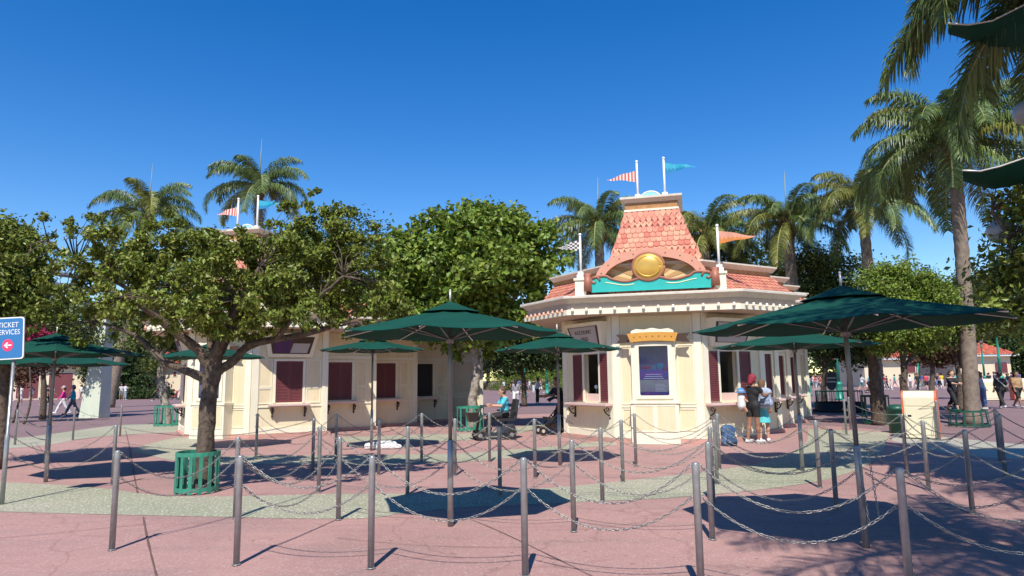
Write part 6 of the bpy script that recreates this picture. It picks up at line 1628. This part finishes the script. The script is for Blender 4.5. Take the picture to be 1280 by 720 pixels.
pp_(227, 499, R_(-80), 'person in black walking nearest the left booth corner', top=BLK, bottom=BLK, skin='b', hair=BLK, arms=SWG, legs=WK)
pram(218, 500, R_(-80), (0.5, 0.06, 0.05), 'red pushchair with child between the two people in black', 0.9)
# right side
pp_(1027, 491, R_(-110), 'woman in a pink top and grey shorts walking beyond the round planter', top=(0.5, 0.16, 0.14), bottom=(0.35, 0.34, 0.36), skin='a', hair=(0.08, 0.03, 0.02), arms=PUSH, legs=WK, hem=0.55, longhair=0.15)
pp_(1078, 490, R_(100), 'woman in a white top and teal shorts pushing a pushchair', top=WHT, bottom=(0.10, 0.24, 0.26), skin='a', hair=BLK, arms=PUSH, legs=WK, hem=0.62, longhair=0.1)
pram(1089, 491, R_(80), BLK, 'dark pushchair behind the leaning dark trunk', 1.0)
pp_(1102, 487, R_(60), 'person in a blue shirt left of the one in red', top=(0.08, 0.2, 0.5), bottom=GRY, skin='a', arms=NAT, legs=WK, hem=0.5)
pp_(1106, 487, R_(60), 'person in a red top walking in front of the far cream hall', top=(0.5, 0.03, 0.05), bottom=GRY, skin='b', arms=SWG, legs=WK2)
pp_(1114, 488, R_(30), 'small child in pale clothes walking after the red top', top=(0.6, 0.5, 0.5), bottom=WHT, skin='a', arms=NAT, legs=WK, H_=1.15)
pp_(1148, 489, R_(0), 'man in black walking towards the viewer before the far hall', top=BLK, bottom=BLK, skin='b', arms=NAT, legs=WK, H_=1.78)
pp_(1159, 487, R_(170), 'person with a red top next to one in white on the far plaza', top=(0.6, 0.05, 0.08), bottom=BLK, skin='a', arms=NAT, legs=WK, hem=0.5)
pp_(1166, 488, R_(-150), 'person in a white shirt and pinkish shorts on the far plaza', top=WHT, bottom=(0.5, 0.12, 0.14), skin='a', arms=SWG, legs=WK2, hem=0.5)
pp_(1178, 486, R_(180), 'person in a yellow top and white trousers on the far plaza', top=(0.75, 0.55, 0.02), bottom=(0.8, 0.8, 0.78), skin='b', hair=BLK, arms=NAT, legs=ST, H_=1.7)
mn = pp_(1193, 515.5, R_(20), 'bearded man in black with sunglasses pushing a pushchair left of the tall palm', top=BLK, bottom=BLK, skin='c', hair=(0.05, 0.03, 0.02), shoe=(0.15, 0.02, 0.02), arms=PUSH, legs=WK, hem=0.35, fat=1.2, H_=1.8, res=0.018)
pram(1203, 514, R_(15), BLK, 'black pushchair pushed by the man with sunglasses', 1.0)
pp_(1222, 511, R_(-120), 'child in a white top and jeans right of the tall palm trunk', top=WHT, bottom=(0.16, 0.28, 0.45), skin='a', hair=(0.3, 0.08, 0.05), arms=PH, legs=ST, H_=1.38, sleeve=1.2)
pp_(1231, 511.5, R_(-110), 'woman in a denim vest and blue jeans leaning over the child', top=(0.28, 0.38, 0.52), bottom=JEAN, skin='a', hair=(0.12, 0.06, 0.03), arms=PUSH, legs=ST, lean=0.2, longhair=0.1)
bw_ = pp_(1253, 510.5, R_(175), 'woman all in black with a white bag strap seen from behind', top=BLK, bottom=BLK, skin='b', hair=(0.06, 0.03, 0.02), arms=((0.3, 0.5, 1.2), (0.1, 0.15, 0.2)), legs=WK, fat=1.25, sleeve=1.0, shoe=WHT, res=0.018)
m = MB(); m.tube([(0.15, 0.14, 1.36), (0.0, 0.185, 1.18), (-0.16, 0.15, 1.0)], 0.016, 6); m.tube([(0.15, 0.14, 1.36), (0.13, 0.0, 1.46), (0.05, -0.16, 1.3)], 0.016, 6); m.build('bag_strap', 'white', bw_)
m = MB(); m.hexa([(-0.30, 0.08, 0.82), (-0.12, 0.14, 0.82), (-0.12, 0.20, 0.82), (-0.30, 0.14, 0.82)], [(-0.28, 0.08, 1.02), (-0.12, 0.14, 1.02), (-0.12, 0.20, 1.02), (-0.28, 0.14, 1.02)]); m.build('shoulder_bag', 'iron', bw_)
pp_(1274, 510, R_(5), 'man in a tan shirt and black shorts at the right edge', top=(0.40, 0.25, 0.12), bottom=BLK, skin='b', hair=BLK, arms=NAT, legs=WK, hem=0.5, fat=1.3, H_=1.72, res=0.018)
rc = random.Random(4)
tops = [((0.015, 0.015, 0.018), 'black'), ((0.72, 0.71, 0.7), 'white'), ((0.05, 0.45, 0.5), 'turquoise'), ((0.5, 0.25, 0.3), 'dusty pink'), ((0.1, 0.12, 0.3), 'navy'), ((0.5, 0.05, 0.05), 'red'), ((0.3, 0.3, 0.32), 'grey')]
far = [(1222, 484, 0, 'left of the lamp post by the right hall'), (1236, 483, 1, 'between the lamp posts by the right hall'), (1244, 485, 4, 'behind the woman in black far right'), (1260, 486, 2, 'near the second litter bin far right'), (1266, 485, 0, 'left of the man in tan far right'), (1213, 482, 6, 'just right of the palm trunk far away'),
       (1005, 481, 0, 'close to the corner of the near booth'), (1016, 478, 1, 'far off right of the near booth corner'), (1021, 477, 3, 'far off behind the lamp post by the booth'), (1034, 478, 1, 'far off above the round planter railing'), (1047, 478, 6, 'far off right of the shield board'), (1090, 482, 2, 'far off behind the leaning trunk'), (1098, 481, 1, 'far off left of the blue shirt'), (1128, 482, 5, 'far off by the forked tree'), (1186, 481, 0, 'far off left of the man with sunglasses'),
       (630, 481, 1, 'far off between the booths above the scooter rider'), (662, 484, 1, 'far off right of the lamp post between the booths'), (676, 486, 6, 'far off near the stroller between the booths'), (12, 497, 6, 'in the shade of the far left arcade'), (40, 496, 0, 'before the far left arcade bays'), (70, 492, 4, 'deep in the shade behind the pink jacket')]
for (px, py, ti, wh) in far:
    c, nm = tops[ti]
    pp_(px, py, rc.uniform(0, 6.28), 'far person in a %s top %s' % (nm, wh.replace('far off ', '')), top=c, bottom=rc.choice([BLK, JEAN, GRY, WHT]), skin=rc.choice('abc'), arms=rc.choice([NAT, SWG, SWG2]), legs=rc.choice([ST, WK, WK2]), hem=rc.choice([0.12, 0.5]), H_=rc.uniform(1.55, 1.8), res=0.03)
rcx = random.Random(12)
crowd = [(1088+i*7.5+rcx.uniform(-3, 3), rcx.uniform(482, 487)) for i in range(26)]+[(1000+i*6, rcx.uniform(480, 484)) for i in range(9)]+[(640+i*9, rcx.uniform(482, 486)) for i in range(6)]+[(12+i*13, rcx.uniform(498, 503)) for i in range(7)]
for i, (px, py) in enumerate(crowd):
    c, nm = tops[rcx.randrange(len(tops))]
    side = 'in the gap between the booths' if px < 900 and px > 300 else 'on the far left plaza'
    for lim, nm_ in ((980, 'beside the near booth'), (1060, 'behind the leaning trunk'), (1105, 'by the forked tree'), (1150, 'left of the tall palm'), (1210, 'right of the tall palm'), (1250, 'near the right edge')):
        if px > lim: side = nm_
    bi_ = rcx.randrange(4); bt = [BLK, JEAN, GRY, WHT][bi_]; bn_ = ['black', 'blue', 'grey', 'white'][bi_]
    pp_(px, py, rcx.uniform(0, 6.28), 'far person in %s top and %s bottoms, crowd %s' % (nm, bn_, side), top=c, bottom=bt, skin=rcx.choice('abc'), arms=rcx.choice([NAT, SWG, SWG2]), legs=rcx.choice([ST, WK, WK2]), hem=rcx.choice([0.12, 0.5]), H_=rcx.uniform(1.5, 1.8), res=0.036, group='far crowd on the plaza')
# white bag lying on the pavement behind the small umbrella pole
q = g(478, 561); bgx = empty('white_bag', (q.x, q.y, 0), 0.1, 'crumpled white bag lying on the pavement below the middle umbrella', 'bag')
pr = [((-0.35, 0, 0.06), (0.25, 0.03, 0.07), 0.09, 0.11, 1), ((0.25, 0, 0.05), (0.42, -0.04, 0.05), 0.06, 0.05, 1), ((-0.1, 0.05, 0.1), (0.15, 0.0, 0.12), 0.08, 0.07, 1)]
lo, hi = bounds(pr); V, Fq = surface_nets(sdf(pr, 0.05, 0, [((0, 0, -1), 0.0)]), lo, hi, 0.02)
V = V+np.random.RandomState(2).normal(size=V.shape)*0.006*np.array([1, 1, 1]); V[:, 2] = np.maximum(V[:, 2], 0.002); mk('bag', np_mesh('bag', V, Fq, pmat((0.8, 0.8, 0.8)), False), bgx)
